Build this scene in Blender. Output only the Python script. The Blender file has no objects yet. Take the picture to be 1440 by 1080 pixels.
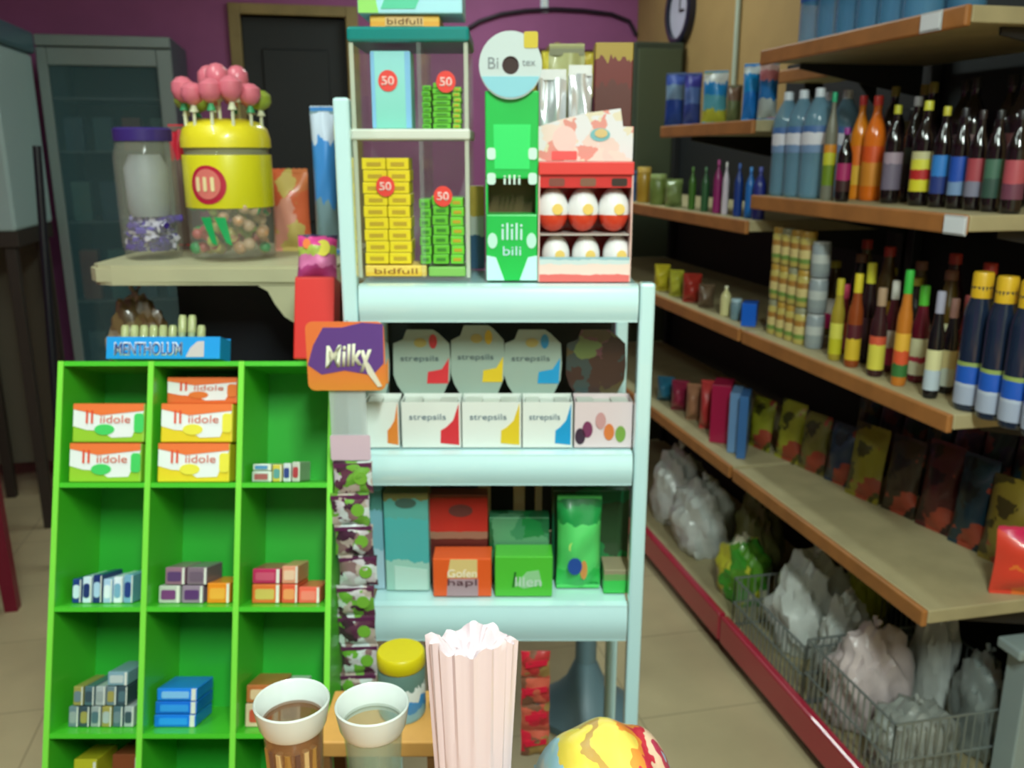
import bpy, bmesh, math, random
from mathutils import Vector, Matrix
random.seed(7)
PI = math.pi
# ---------------------------------------------------------------- camera
FPX = 1250.0
PITCH = math.atan(325 / FPX)
YAW = math.atan(284 / math.hypot(FPX, 325))       # camera turned right of the aisle direction
EYE = 1.5
cam_d = bpy.data.cameras.new('camera')
cam = bpy.data.objects.new('camera', cam_d)
bpy.context.scene.collection.objects.link(cam)
cam.location = (0, 0, EYE)
cam.rotation_euler = (PI / 2 - PITCH, 0, -YAW)
cam_d.sensor_width = 36
cam_d.lens = FPX / 1440 * 36
cam_d.clip_start = 0.02
cam_d.dof.use_dof = True          # the photograph is out of focus everywhere: lens focused too near
cam_d.dof.focus_distance = 0.5
cam_d.dof.aperture_fstop = 13.5
bpy.context.scene.camera = cam
sc = bpy.context.scene
C = sc.collection
# ---------------------------------------------------------------- world, exposure
w = bpy.data.worlds.new('world'); sc.world = w; w.use_nodes = True
w.node_tree.nodes['Background'].inputs[0].default_value = (0.6, 0.8, 0.9, 1)
w.node_tree.nodes['Background'].inputs[1].default_value = 0.02
sc.view_settings.view_transform = 'Standard'
sc.view_settings.look = 'None'
sc.view_settings.exposure = 0.0
sc.view_settings.gamma = 1
sc.view_settings.use_curve_mapping = False
# lamps of the ceiling battens: (u right of camera, v ahead, watts); the fixtures themselves are built below
BATTENS = [(0.26, -0.55, 84.0), (-0.9, 0.9, 13.0), (0.1, 3.7, 16.0)]
CEIL = 2.75

# ---------------------------------------------------------------- frames
ca, sa, cp, sp = math.cos(YAW), math.sin(YAW), math.cos(PITCH), math.sin(PITCH)
def W(u, v, z):                 # u right / v ahead of the till, z up -> room coordinates
    return Vector((u * ca + v * sa, -u * sa + v * ca, z))
def U(px, v, z):
    return (px - 720) / FPX * (v * cp + (EYE - z) * sp)
def Z(py, v):
    return EYE + v * math.tan(math.atan((540 - py) / FPX) - PITCH)
def ray(px, py):
    d = Vector((sa, ca, 0)) * cp + Vector((0, 0, -sp))
    up = Vector((sa, ca, 0)) * sp + Vector((0, 0, cp))
    return d + Vector((ca, -sa, 0)) * ((px - 720) / FPX) + up * ((540 - py) / FPX)
def on_z(px, py, z):
    d = ray(px, py); t = (z - EYE) / d.z
    return d.x * t, d.y * t
def on_X(px, py, X):
    d = ray(px, py); t = X / d.x
    return d.y * t, EYE + d.z * t
def on_Y(px, py, Y):
    d = ray(px, py); t = Y / d.y
    return d.x * t, EYE + d.z * t
def ahead(X, Y): return X * sa + Y * ca

# ---------------------------------------------------------------- materials
def lin(c):
    return tuple(((v / 255) / 12.92 if v <= 10 else (((v / 255) + 0.055) / 1.055) ** 2.4) for v in c) + (1,)
MATS = {}
def mat(name, rgb, rough=0.5, metal=0.0, alpha=1.0, emit=0, coat=0, noise=0.0, nscale=30):
    if name in MATS: return MATS[name]
    m = bpy.data.materials.new(name); m.use_nodes = True
    nt = m.node_tree; b = nt.nodes['Principled BSDF']
    b.inputs['Base Color'].default_value = lin(rgb)
    b.inputs['Roughness'].default_value = rough
    b.inputs['Metallic'].default_value = metal
    b.inputs['Coat Weight'].default_value = coat
    b.inputs['Alpha'].default_value = alpha
    if emit:
        b.inputs['Emission Color'].default_value = lin(rgb)
        b.inputs['Emission Strength'].default_value = emit
    if noise:
        tc = nt.nodes.new('ShaderNodeTexCoord'); n = nt.nodes.new('ShaderNodeTexNoise')
        n.inputs['Scale'].default_value = nscale; n.inputs['Detail'].default_value = 5
        nt.links.new(tc.outputs['Object'], n.inputs['Vector'])
        r = nt.nodes.new('ShaderNodeValToRGB')
        c0 = [v * (1 - noise) for v in lin(rgb)[:3]] + [1]; c1 = [min(1, v * (1 + noise)) for v in lin(rgb)[:3]] + [1]
        r.color_ramp.elements[0].color = c0; r.color_ramp.elements[1].color = c1
        r.color_ramp.elements[0].position = 0.35; r.color_ramp.elements[1].position = 0.65
        nt.links.new(n.outputs['Fac'], r.inputs['Fac']); nt.links.new(r.outputs['Color'], b.inputs['Base Color'])
    MATS[name] = m
    return m
def bands(name, stops, axis=2, rough=0.45, soft=False, warp=0.06, wscale=4, coat=0.2, alpha=1):
    """printed wrapper: colour bands along one side of the object, edges wavy like print"""
    if name in MATS: return MATS[name]
    m = bpy.data.materials.new(name); m.use_nodes = True
    nt = m.node_tree; b = nt.nodes['Principled BSDF']
    b.inputs['Roughness'].default_value = rough; b.inputs['Coat Weight'].default_value = coat; b.inputs['Alpha'].default_value = alpha
    tc = nt.nodes.new('ShaderNodeTexCoord'); sep = nt.nodes.new('ShaderNodeSeparateXYZ')
    nt.links.new(tc.outputs['Generated'], sep.inputs[0])
    n = nt.nodes.new('ShaderNodeTexNoise'); n.inputs['Scale'].default_value = wscale
    nt.links.new(tc.outputs['Generated'], n.inputs['Vector'])
    s = nt.nodes.new('ShaderNodeMath'); s.operation = 'SUBTRACT'; s.inputs[1].default_value = 0.5
    nt.links.new(n.outputs['Fac'], s.inputs[0])
    mu = nt.nodes.new('ShaderNodeMath'); mu.operation = 'MULTIPLY_ADD'; mu.inputs[1].default_value = warp * 2
    nt.links.new(s.outputs[0], mu.inputs[0]); nt.links.new(sep.outputs[axis], mu.inputs[2])
    r = nt.nodes.new('ShaderNodeValToRGB'); r.color_ramp.interpolation = 'LINEAR' if soft else 'CONSTANT'
    els = r.color_ramp.elements
    while len(els) > 1: els.remove(els[-1])
    els[0].position = stops[0][0]; els[0].color = lin(stops[0][1])
    for p_, c_ in stops[1:]:
        e = els.new(p_); e.color = lin(c_)
    nt.links.new(mu.outputs[0], r.inputs['Fac']); nt.links.new(r.outputs['Color'], b.inputs['Base Color'])
    MATS[name] = m
    return m
def patches(name, cols, scale=30, rough=0.4, stretch=(1, 1, 1), coat=0.3, alpha=1):
    """multi coloured print in random cells"""
    if name in MATS: return MATS[name]
    m = bpy.data.materials.new(name); m.use_nodes = True
    nt = m.node_tree; b = nt.nodes['Principled BSDF']
    b.inputs['Roughness'].default_value = rough; b.inputs['Coat Weight'].default_value = coat; b.inputs['Alpha'].default_value = alpha
    tc = nt.nodes.new('ShaderNodeTexCoord'); mp = nt.nodes.new('ShaderNodeMapping')
    mp.inputs['Scale'].default_value = stretch
    nt.links.new(tc.outputs['Object'], mp.inputs[0])
    v = nt.nodes.new('ShaderNodeTexVoronoi'); v.inputs['Scale'].default_value = scale
    ns = nt.nodes.new('ShaderNodeTexNoise'); ns.inputs['Scale'].default_value = scale * 1.3; ns.inputs['Detail'].default_value = 3
    nt.links.new(mp.outputs[0], ns.inputs['Vector'])
    ad = nt.nodes.new('ShaderNodeVectorMath'); ad.operation = 'MULTIPLY_ADD'; ad.inputs[1].default_value = (1.1 / scale,) * 3
    nt.links.new(ns.outputs['Color'], ad.inputs[0]); nt.links.new(mp.outputs[0], ad.inputs[2])
    nt.links.new(ad.outputs[0], v.inputs['Vector'])
    sep = nt.nodes.new('ShaderNodeSeparateColor'); nt.links.new(v.outputs['Color'], sep.inputs[0])
    r = nt.nodes.new('ShaderNodeValToRGB'); r.color_ramp.interpolation = 'CONSTANT'
    els = r.color_ramp.elements
    while len(els) > 1: els.remove(els[-1])
    els[0].position = 0; els[0].color = lin(cols[0])
    for i, c_ in enumerate(cols[1:]):
        e = els.new((i + 1) / len(cols)); e.color = lin(c_)
    nt.links.new(sep.outputs[0], r.inputs['Fac']); nt.links.new(r.outputs['Color'], b.inputs['Base Color'])
    MATS[name] = m
    return m
_cm = {}
def cm(rgb, rough=0.4, coat=0.2, alpha=1.0):
    k = (tuple(rgb), rough, coat, alpha)
    if k not in _cm: _cm[k] = mat('paint_%d_%d_%d_%d_%d' % (rgb[0], rgb[1], rgb[2], rough * 100, alpha * 100), rgb, rough, coat=coat, alpha=alpha)
    return _cm[k]
def clear(name, rgb, a=0.28, rough=0.06):
    return mat(name, rgb, rough, alpha=a, coat=0.4)

# ---------------------------------------------------------------- mesh helpers
def obj(name, bm, m, parent=None, smooth=False, loc=None):
    me = bpy.data.meshes.new(name); bmesh.ops.recalc_face_normals(bm, faces=bm.faces)
    if smooth:
        for f in bm.faces: f.smooth = True
    bm.to_mesh(me); bm.free()
    if smooth:
        try: me.set_sharp_from_angle(angle=math.radians(40))
        except Exception: pass
    me.materials.append(m)
    o = bpy.data.objects.new(name, me); C.objects.link(o)
    if parent is not None: o.parent = parent
    if loc is not None: o.location = loc
    return o
def tag(o, label, cat, group=None):
    o['label'] = label; o['category'] = cat
    if group: o['group'] = group
    return o
def thing(name, label, cat, loc=(0, 0, 0), rz=0, group=None):
    o = bpy.data.objects.new(name, None); C.objects.link(o)
    o.location = loc; o.rotation_euler = (0, 0, rz); o.empty_display_size = 0.02
    return tag(o, label, cat, group)
def struct(name, bm, m, smooth=False):
    o = obj(name, bm, m, smooth=smooth); o['kind'] = 'structure'; return o
def bx(bm, x0, x1, y0, y1, z0, z1, bev=0, M=None):
    g = bmesh.ops.create_cube(bm, size=1)
    vs = g['verts']
    for v in vs:
        v.co = Vector(((x0 + x1) / 2 + v.co.x * (x1 - x0), (y0 + y1) / 2 + v.co.y * (y1 - y0), (z0 + z1) / 2 + v.co.z * (z1 - z0)))
    if bev:
        es = list({e for v in vs for e in v.link_edges})
        r = bmesh.ops.bevel(bm, geom=es, offset=bev, segments=2, affect='EDGES', profile=0.5)
        vs = list({v for f in r['faces'] for v in f.verts} | set(v for v in vs if v.is_valid))
    if M is not None:
        bmesh.ops.transform(bm, matrix=M, verts=[v for v in vs if v.is_valid])
    return bm
def box(x0, x1, y0, y1, z0, z1, bev=0, M=None): return bx(bmesh.new(), x0, x1, y0, y1, z0, z1, bev, M)
def lathe(bm, prof, cx=0, cy=0, n=24, sx=1, sy=1, cap=True):
    rings = []
    for r, z in prof:
        rings.append([bm.verts.new((cx + math.cos(2 * PI * i / n) * r * sx, cy + math.sin(2 * PI * i / n) * r * sy, z)) for i in range(n)])
    for a, b in zip(rings, rings[1:]):
        for i in range(n): bm.faces.new((a[i], a[(i + 1) % n], b[(i + 1) % n], b[i]))
    if cap:
        if prof[0][0] > 1e-4: bm.faces.new(rings[0][::-1])
        if prof[-1][0] > 1e-4: bm.faces.new(rings[-1])
    return bm
def lat(prof, **k): return lathe(bmesh.new(), prof, **k)
def tube(bm, pts, r, n=8):
    pts = [Vector(p) for p in pts]; rings = []
    for i, p in enumerate(pts):
        d = (pts[min(i + 1, len(pts) - 1)] - pts[max(i - 1, 0)]).normalized()
        a = Vector((0, 0, 1)) if abs(d.z) < 0.9 else Vector((1, 0, 0))
        x = d.cross(a).normalized(); y = d.cross(x)
        rings.append([bm.verts.new(p + (x * math.cos(2 * PI * k / n) + y * math.sin(2 * PI * k / n)) * r) for k in range(n)])
    for a, b in zip(rings, rings[1:]):
        for k in range(n): bm.faces.new((a[k], a[(k + 1) % n], b[(k + 1) % n], b[k]))
    bm.faces.new(rings[0][::-1]); bm.faces.new(rings[-1])
    return bm
def prism(bm, pts, y0, y1):                     # outline in x,z extruded along y
    a = [bm.verts.new((x, y0, z)) for x, z in pts]; b = [bm.verts.new((x, y1, z)) for x, z in pts]
    bm.faces.new(a); bm.faces.new(b[::-1]); n = len(pts)
    for i in range(n): bm.faces.new((a[i], b[i], b[(i + 1) % n], a[(i + 1) % n]))
    return bm
def ellipse(cx, cz, rx, rz, n=28): return [(cx + rx * math.cos(2 * PI * i / n), cz + rz * math.sin(2 * PI * i / n)) for i in range(n)]
def poly(parent, pts, m, name='printed_patch', y=0, t=0.0008):
    return obj(name, prism(bmesh.new(), pts, y - t, y), m, parent)
def rrect(x0, x1, z0, z1, r, n=5):
    out = []
    for cx, cz, a0 in ((x1 - r, z1 - r, 0), (x0 + r, z1 - r, 90), (x0 + r, z0 + r, 180), (x1 - r, z0 + r, 270)):
        for k in range(n + 1):
            a = math.radians(a0 + 90 * k / n); out.append((cx + r * math.cos(a), cz + r * math.sin(a)))
    return out
def text(parent, s, cx, cz, width, m, y=0, height=None, shear=0, name='lettering', bold=0.0, rot=0):
    cu = bpy.data.curves.new(name, 'FONT'); cu.body = s; cu.align_x = 'CENTER'; cu.align_y = 'CENTER'; cu.extrude = 0.0; cu.shear = shear; cu.offset = bold
    t = bpy.data.objects.new('tmp', cu); C.objects.link(t)
    bpy.context.view_layer.update()
    me = bpy.data.meshes.new_from_object(t.evaluated_get(bpy.context.evaluated_depsgraph_get()))
    bpy.data.objects.remove(t); bpy.data.curves.remove(cu)
    xs = [v.co.x for v in me.vertices]; ys = [v.co.y for v in me.vertices]
    wd, hg = max(xs) - min(xs), max(ys) - min(ys); mx, my = (max(xs) + min(xs)) / 2, (max(ys) + min(ys)) / 2
    k = width / wd; kz = (height / hg) if height else k
    cr, sr = math.cos(rot), math.sin(rot)
    for v in me.vertices:
        a, b = (v.co.x - mx) * k, (v.co.y - my) * kz
        v.co = Vector((cx + a * cr - b * sr, y, cz + a * sr + b * cr))
    me.materials.clear(); me.materials.append(m)
    bm = bmesh.new(); bm.from_mesh(me)
    r = bmesh.ops.extrude_face_region(bm, geom=bm.faces[:])
    for g in r['geom']:
        if isinstance(g, bmesh.types.BMVert): g.co.y -= 0.0006
    bmesh.ops.recalc_face_normals(bm, faces=bm.faces); bm.to_mesh(me); bm.free()
    o = bpy.data.objects.new(name, me); C.objects.link(o); o.parent = parent
    return o
def pillow(w_, h_, d_, nx=10, nz=12, crimp=0.06, wr=0.004, seed=0, base=0):   # a filled pouch standing upright, front to -y
    rnd = random.Random(seed); bm = bmesh.new(); fr = []; bk = []
    ph = [rnd.uniform(0, 6) for _ in range(4)]
    for side, grid in ((-1, fr), (1, bk)):
        for j in range(nz + 1):
            row = []
            for i in range(nx + 1):
                a, b = i / nx, j / nz
                ex = min(a, 1 - a) * 2; ez = min(b, 1 - b) * 2
                t = (1 - (1 - min(1, ex)) ** 2.2) * (1 - (1 - min(1, max(0, ez - crimp) / (1 - crimp))) ** 3)
                t = max(t, 0) ** 0.75
                wob = wr * (math.sin(a * 9 + ph[0] + b * 4) + math.sin(b * 14 + ph[1] - a * 6)) * min(1, ex * 3)
                x = (a - 0.5) * w_ * (1 - 0.05 * math.sin(PI * b)); z = b * h_ + base
                y = side * (d_ / 2 * t + 0.0008) + wob * 0.6
                row.append(bm.verts.new((x, y, z)))
            grid.append(row)
    for g, flip in ((fr, 0), (bk, 1)):
        for j in range(nz):
            for i in range(nx):
                q = [g[j][i], g[j][i + 1], g[j + 1][i + 1], g[j + 1][i]]
                bm.faces.new(q[::-1] if flip else q)
    loop = lambda g: [g[0][i] for i in range(nx + 1)] + [g[j][nx] for j in range(1, nz + 1)] + [g[nz][i] for i in range(nx - 1, -1, -1)] + [g[j][0] for j in range(nz - 1, 0, -1)]
    a, b = loop(fr), loop(bk); n = len(a)
    for i in range(n): bm.faces.new((a[i], b[i], b[(i + 1) % n], a[(i + 1) % n]))
    return bm
CR = -YAW                                         # heading of things that face the till
def cface(px0, px1, pyt, pyb, v, zb=None):       # frontal face seen at v ahead: centre u, base z, width, height
    if zb is None: zb = Z(pyb, v)
    zt = Z(pyt, v); zm = (zb + zt) / 2
    u0, u1 = U(px0, v, zm), U(px1, v, zm)
    return (u0 + u1) / 2, zb, u1 - u0, zt - zb

# ================================================================ SETTING
XW, YB = 1.74, 4.8
floor_m = mat('floor_beige', (196, 180, 142), 0.35, noise=0.10, nscale=3)
nt = floor_m.node_tree
b = nt.nodes['Principled BSDF']
br = nt.nodes.new('ShaderNodeTexBrick'); br.offset = 0
tc = nt.nodes.new('ShaderNodeTexCoord'); nt.links.new(tc.outputs['Object'], br.inputs['Vector'])
br.inputs['Scale'].default_value = 1.0; br.inputs['Brick Width'].default_value = 0.4; br.inputs['Row Height'].default_value = 0.4
br.inputs['Mortar Size'].default_value = 0.003
old = b.inputs['Base Color'].links[0].from_socket
nt.links.new(old, br.inputs['Color1']); nt.links.new(old, br.inputs['Color2'])
br.inputs['Mortar'].default_value = lin((172, 156, 122)); nt.links.new(br.outputs['Color'], b.inputs['Base Color'])
purple = mat('purple_paint', (160, 88, 140), 0.7, noise=0.06, nscale=5)
tan = mat('tan_paint', (160, 128, 80), 0.75, noise=0.06, nscale=5)
struct('floor', box(-2.6, XW + .1, -2.2, YB + .1, -.06, 0), floor_m)
struct('ceiling', box(-2.6, XW + .1, -2.2, YB + .1, CEIL, CEIL + .06), mat('ceiling_white', (205, 205, 195), 0.8))
# back wall with a doorway
dx0, _ = on_Y(337, 60, YB); dx1, _ = on_Y(490, 60, YB); _, dzt = on_Y(400, 22, YB)
bm = bmesh.new()
bx(bm, -2.6, dx0, YB, YB + .1, 0, CEIL); bx(bm, dx1, XW + .1, YB, YB + .1, 0, CEIL); bx(bm, dx0, dx1, YB, YB + .1, dzt, CEIL)
struct('wall_back', bm, purple)
struct('wall_right', box(XW, XW + .1, -2.2, YB, 0, CEIL), tan)
struct('wall_left', box(-2.7, -2.6, -2.2, YB + .1, 0, CEIL), purple)
struct('wall_front', box(-2.6, XW + .1, -2.3, -2.2, 0, CEIL), mat('front_wall_cream', (190, 185, 165), 0.8))
wd = mat('door_frame_tan', (150, 128, 78), 0.5, noise=0.15, nscale=8)
bm = bmesh.new()
bx(bm, dx0 - .045, dx0 + .01, YB - .02, YB + .1, 0, dzt + .05, .004); bx(bm, dx1 - .01, dx1 + .05, YB - .02, YB + .1, 0, dzt + .05, .004)
bx(bm, dx0 + .01, dx1 - .01, YB - .02, YB + .1, dzt, dzt + .05, .004)
struct('trim_1', bm, wd)
bm = bmesh.new(); bx(bm, dx0 + .012, dx1 - .012, YB + .05, YB + .09, 0.005, dzt - .002)
bx(bm, dx0 + .1, dx1 - .1, YB + .035, YB + .05, .25, 1.0, .006); bx(bm, dx0 + .1, dx1 - .1, YB + .035, YB + .05, 1.15, dzt - .15, .006)
d = struct('door_1', bm, mat('door_dark', (10, 16, 20), 0.5))
hb = bmesh.new(); tube(hb, [(dx1 - .08, YB + .05, 1.02), (dx1 - .08, YB + .0, 1.02), (dx1 - .18, YB + .0, 1.02)], .009)
obj('door_handle', hb, mat('dull_steel', (130, 130, 125), 0.35, 0.9), d)
# skirting
struct('baseboard_back', box(-2.6, dx0 - .05, YB - .015, YB, 0, .09, .003), mat('skirting', (90, 70, 60), 0.5))
# ceiling fixtures with their lamps
for i, (u, v, watt) in enumerate(BATTENS):
    lab = ['white fluorescent batten on the ceiling behind the till', 'white fluorescent batten on the ceiling over the left counter', 'white fluorescent batten on the ceiling at the rear of the aisle'][i]
    t = thing('ceiling_light', lab, 'ceiling light', W(u, v, CEIL - .001), CR if i < 2 else 0)
    obj('housing', prism(bmesh.new(), [(-.04, 0), (.04, 0), (.025, -.05), (-.025, -.05)], -.62, .62), mat('batten_white', (235, 235, 235), .4), t)
    tb = bmesh.new(); tube(tb, [(0, -.6, -.075), (0, .6, -.075)], .014, 12)
    obj('lamp_tube', tb, mat('lit_tube', (225, 255, 245), .4, emit=14), t)
    eb = bmesh.new()
    for s in (-1, 1): bx(eb, -.014, .014, s * .61 - .012, s * .61 + .012, -.095, -.045, .002)
    obj('lamp_holder', eb, mat('batten_white', (235, 235, 235), .4), t)
    L = bpy.data.lights.new('tube_light', 'AREA'); L.shape = 'RECTANGLE'; L.size = .10; L.size_y = 1.2; L.energy = watt; L.color = (0.86, 1.0, 0.93)
    lo = bpy.data.objects.new('tube_light', L); C.objects.link(lo); lo.parent = t; lo.location = (0, 0, -.10)

# ================================================================ GONDOLA SHELVING (right)
X0, X1 = 1.15, 1.66
shelf_top = mat('shelf_board_beige', (172, 160, 122), 0.6, noise=0.08, nscale=12)
lip_m = mat('shelf_edge_wood', (172, 112, 58), 0.45, noise=0.12, nscale=14)
panel_m = mat('black_back_panel', (20, 24, 28), 0.6)
def gondola(y0, y1, shelves, ztop, label, first):
    t = thing('shelving_unit', label, 'shelving unit', ((X0 + X1) / 2, (y0 + y1) / 2, 0))
    ox, oy = (X0 + X1) / 2, (y0 + y1) / 2
    def P(x0, x1, a, b, z0, z1, bev=0): return box(x0 - ox, x1 - ox, a - oy, b - oy, z0, z1, bev)
    obj('back_panel', P(X1 + .012, X1 + .03, y0 + .01, y1 - .01, .03, ztop), panel_m, t)
    for yy in (y0 + .02, y1 - .02):
        obj('upright', P(X1 - .02, X1 + .012, yy - .015, yy + .015, 0, ztop, .003), mat('upright_black', (26, 26, 28), .5), t)
    for z, xa, xb, ya, yb in shelves:
        s = obj('shelf', P(xa + .014, xb, ya, yb, z - .03, z, .003), shelf_top, t)
        obj('shelf_edge', P(xa, xa + .014, ya, yb, z - .036, z + .001, .004), lip_m, s)
        for yy in (ya + .03, yb - .03):
            obj('bracket', prism(bmesh.new(), [(xb - .02 - ox, z - .11), (xb - .02 - ox, z - .031), (xa + .1 - ox, z - .031), (xa + .1 - ox, z - .045)], yy - oy - .003, yy - oy + .003), mat('upright_black', (26, 26, 28), .5), s)
    obj('base_deck', P(X0 + .02, X1, y0, y1, .07, .10), shelf_top, t)
    obj('kick_rail', P(X0 - .005, X0 + .02, y0, y1, .045, .135, .006), mat('kick_red', (178, 28, 58), .35, coat=.5), t)
    obj('kick_board', P(X0 + .03, X0 + .05, y0, y1, 0, .069), mat('kick_black', (24, 18, 20), .6), t)
    return t
S1, S2, S3, S4, DK = 1.755, 1.39, 1.02, .61, .10
gondola(1.39, 2.25, [(S1, X0, X1 - .03, 1.48, 2.245), (S2, X0, X1 - .03, 1.42, 2.245), (S3, X0, X1 - .03, 1.395, 2.245), (S4, X0, X1 - .03, 1.395, 2.245)], 2.15,
        'near bay of wood-edged black-backed shelving packed with bottles', True)
FA, FB = 1.585, 1.32
gondola(2.26, 4.02, [(1.735, X0 + .22, X0 + .40, 2.265, 2.6), (FA, X0, X1 - .03, 2.265, 2.92), (FB, X0, X1 - .03, 2.265, 4.01), (S3, X0, X1 - .03, 2.265, 4.01), (S4, X0, X1 - .03, 2.265, 4.01)], 1.62,
        'far bay of wood-edged shelving carrying blue packs on top', False)
tf = bpy.data.objects['shelving_unit.001']
obj('upper_panel', box(X1 + .012 - (X0 + X1) / 2, X1 + .03 - (X0 + X1) / 2, 2.27 - 3.14, 3.05 - 3.14, 1.621, 1.80), panel_m, tf)
# price tags on the edges
def price_tag(px, py, z, label):
    y, zz = on_X(px, py, X0)
    t = thing('price_tag', label, 'price tag', (X0 - .001, y, z - .034), -PI / 2)
    obj('holder', box(-.03, .03, -.004, -.001, -.002, .034, .001), clear('tag_clear', (230, 240, 245), .5), t)
    obj('card', box(-.027, .027, -.0055, -.0042, .002, .030), cm((235, 240, 245)), t)
price_tag(1312, 28, S1, 'white price ticket on the wood edge of the top shelf')
price_tag(1345, 320, S2, 'small white price ticket at the near corner of the dark-bottle shelf')

# ---- products
def dims(px, pyb, pyt, pw, z):
    X, Y = on_z(px, pyb, z); X = min(max(X, X0 + .05), X1 - .08)
    v = ahead(X, Y); h = Z(pyt, v) - z; zc = v * cp + (EYE - z) * sp
    return X, Y, h, pw / FPX * zc
def bottle(name, label, cat, X, Y, z, h, d, body, cap, lab=None, lz=(.18, .55), shoulder=.62, neck=.30, group=None, caph=.09, cap_w=1.15, sub='cap'):
    t = thing(name, label, cat, (X, Y, z + .0005), random.uniform(0, 6), group)
    r = d / 2; nr = r * neck
    pr = [(r * .86, 0), (r * .97, .012 * h + .001), (r, .05 * h), (r, shoulder * h), (r * .93, (shoulder + .06) * h), (r * .68, (shoulder + .14) * h), (nr * 1.15, (shoulder + .22) * h), (nr, (shoulder + .25) * h), (nr, (1 - caph) * h)]
    if shoulder > .73: pr = [(r * .86, 0), (r * .97, .012 * h), (r, .05 * h), (r, shoulder * h), (r * .85, (shoulder + .06) * h), (nr, (shoulder + .1) * h), (nr, (1 - caph) * h)]
    obj('bottle_body', lat(pr, n=20), body, t, True)
    obj(sub, lat([(nr * cap_w, (1 - caph) * h), (nr * cap_w, (1 - caph * .1) * h), (nr * cap_w * .9, h)], n=16), cap, t, True)
    if lab: obj('label_band', lat([(r * 1.012, lz[0] * h), (r * 1.015, lz[0] * h + .001), (r * 1.015, lz[1] * h), (r * 1.012, lz[1] * h + .0005)], n=20, cap=False), lab, t, True)
    return t
def jar(name, label, cat, X, Y, z, h, d, body, cap, lab=None, group=None, lz=(.15, .65), lid='lid', caph=.16):
    t = thing(name, label, cat, (X, Y, z + .0005), random.uniform(0, 6), group); r = d / 2
    obj('jar_body', lat([(r * .9, 0), (r, .04 * h), (r, (1 - caph - .06) * h), (r * .88, (1 - caph) * h)], n=20), body, t, True)
    obj(lid, lat([(r * .94, (1 - caph) * h), (r * .95, .97 * h), (r * .88, h)], n=20), cap, t, True)
    if lab: obj('label_band', lat([(r * 1.01, lz[0] * h), (r * 1.015, lz[0] * h + .001), (r * 1.015, lz[1] * h), (r * 1.01, lz[1] * h + .0005)], n=20, cap=False), lab, t, True)
    return t
def pack(name, label, cat, X, Y, z, w_, d_, h_, m, group=None, rz=-PI / 2, panel=None, flap=None):
    t = thing(name, label, cat, (X, Y, z + .0005), rz, group)
    obj('carton', box(-w_ / 2, w_ / 2, -d_ / 2, d_ / 2, 0, h_, min(w_, h_) * .03), m, t)
    if panel: poly(t, rrect(-w_ * .36, w_ * .36, h_ * .3, h_ * .78, w_ * .08), panel, 'label_panel', -d_ / 2)
    if flap: obj('lid_flap', box(-w_ * .49, w_ * .49, -d_ * .46, d_ * .46, h_, h_ + .0015), flap, t)
    return t
def pouch(name, label, cat, X, Y, z, w_, h_, d_, m, group=None, rz=-PI / 2, seal=None, seed=1, tilt=0):
    t = thing(name, label, cat, (X, Y, z + .0005), rz, group)
    if tilt: t.rotation_euler = (tilt, 0, rz)
    obj('bag_body', pillow(w_, h_ * .93, d_, seed=seed, base=h_ * .035), m, t, True)
    n = 14
    for z0, z1 in ((0, .045 * h_), (.95 * h_, h_)):
        zz = bmesh.new(); a = [(-w_ * .49 + w_ * .98 * i / n, z1 + (.0015 if i % 2 else 0)) for i in range(n + 1)]
        prism(zz, [(-w_ * .49, z0)] + [(w_ * .49, z0)] + a[::-1], -.0012, .0012)
        obj('crimped_seal', zz, seal or m, t)
    return t

dark = mat('cola_dark', (20, 12, 14), .12, coat=.6)
navy = mat('sauce_navy_glass', (26, 40, 62), .18, coat=.5)
# top shelf: clear blue water bottles
wat = clear('water_blue_plastic', (96, 160, 205), .55, .12)
wlab = bands('water_label', [(0, (40, 90, 170)), (.35, (190, 215, 235)), (.7, (60, 120, 190))])
wcap = cm((30, 90, 180))
for i in range(6):
    for j in range(2):
        Y = 1.74 + i * .083; X = 1.25 + j * .1
        bottle('water_bottle', 'blue tinted clear water bottle in the rows on the topmost shelf', 'bottle', X, Y, S1, .30, .08, wat, wcap, wlab, (.35, .6), group='water bottles on the topmost shelf')
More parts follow.
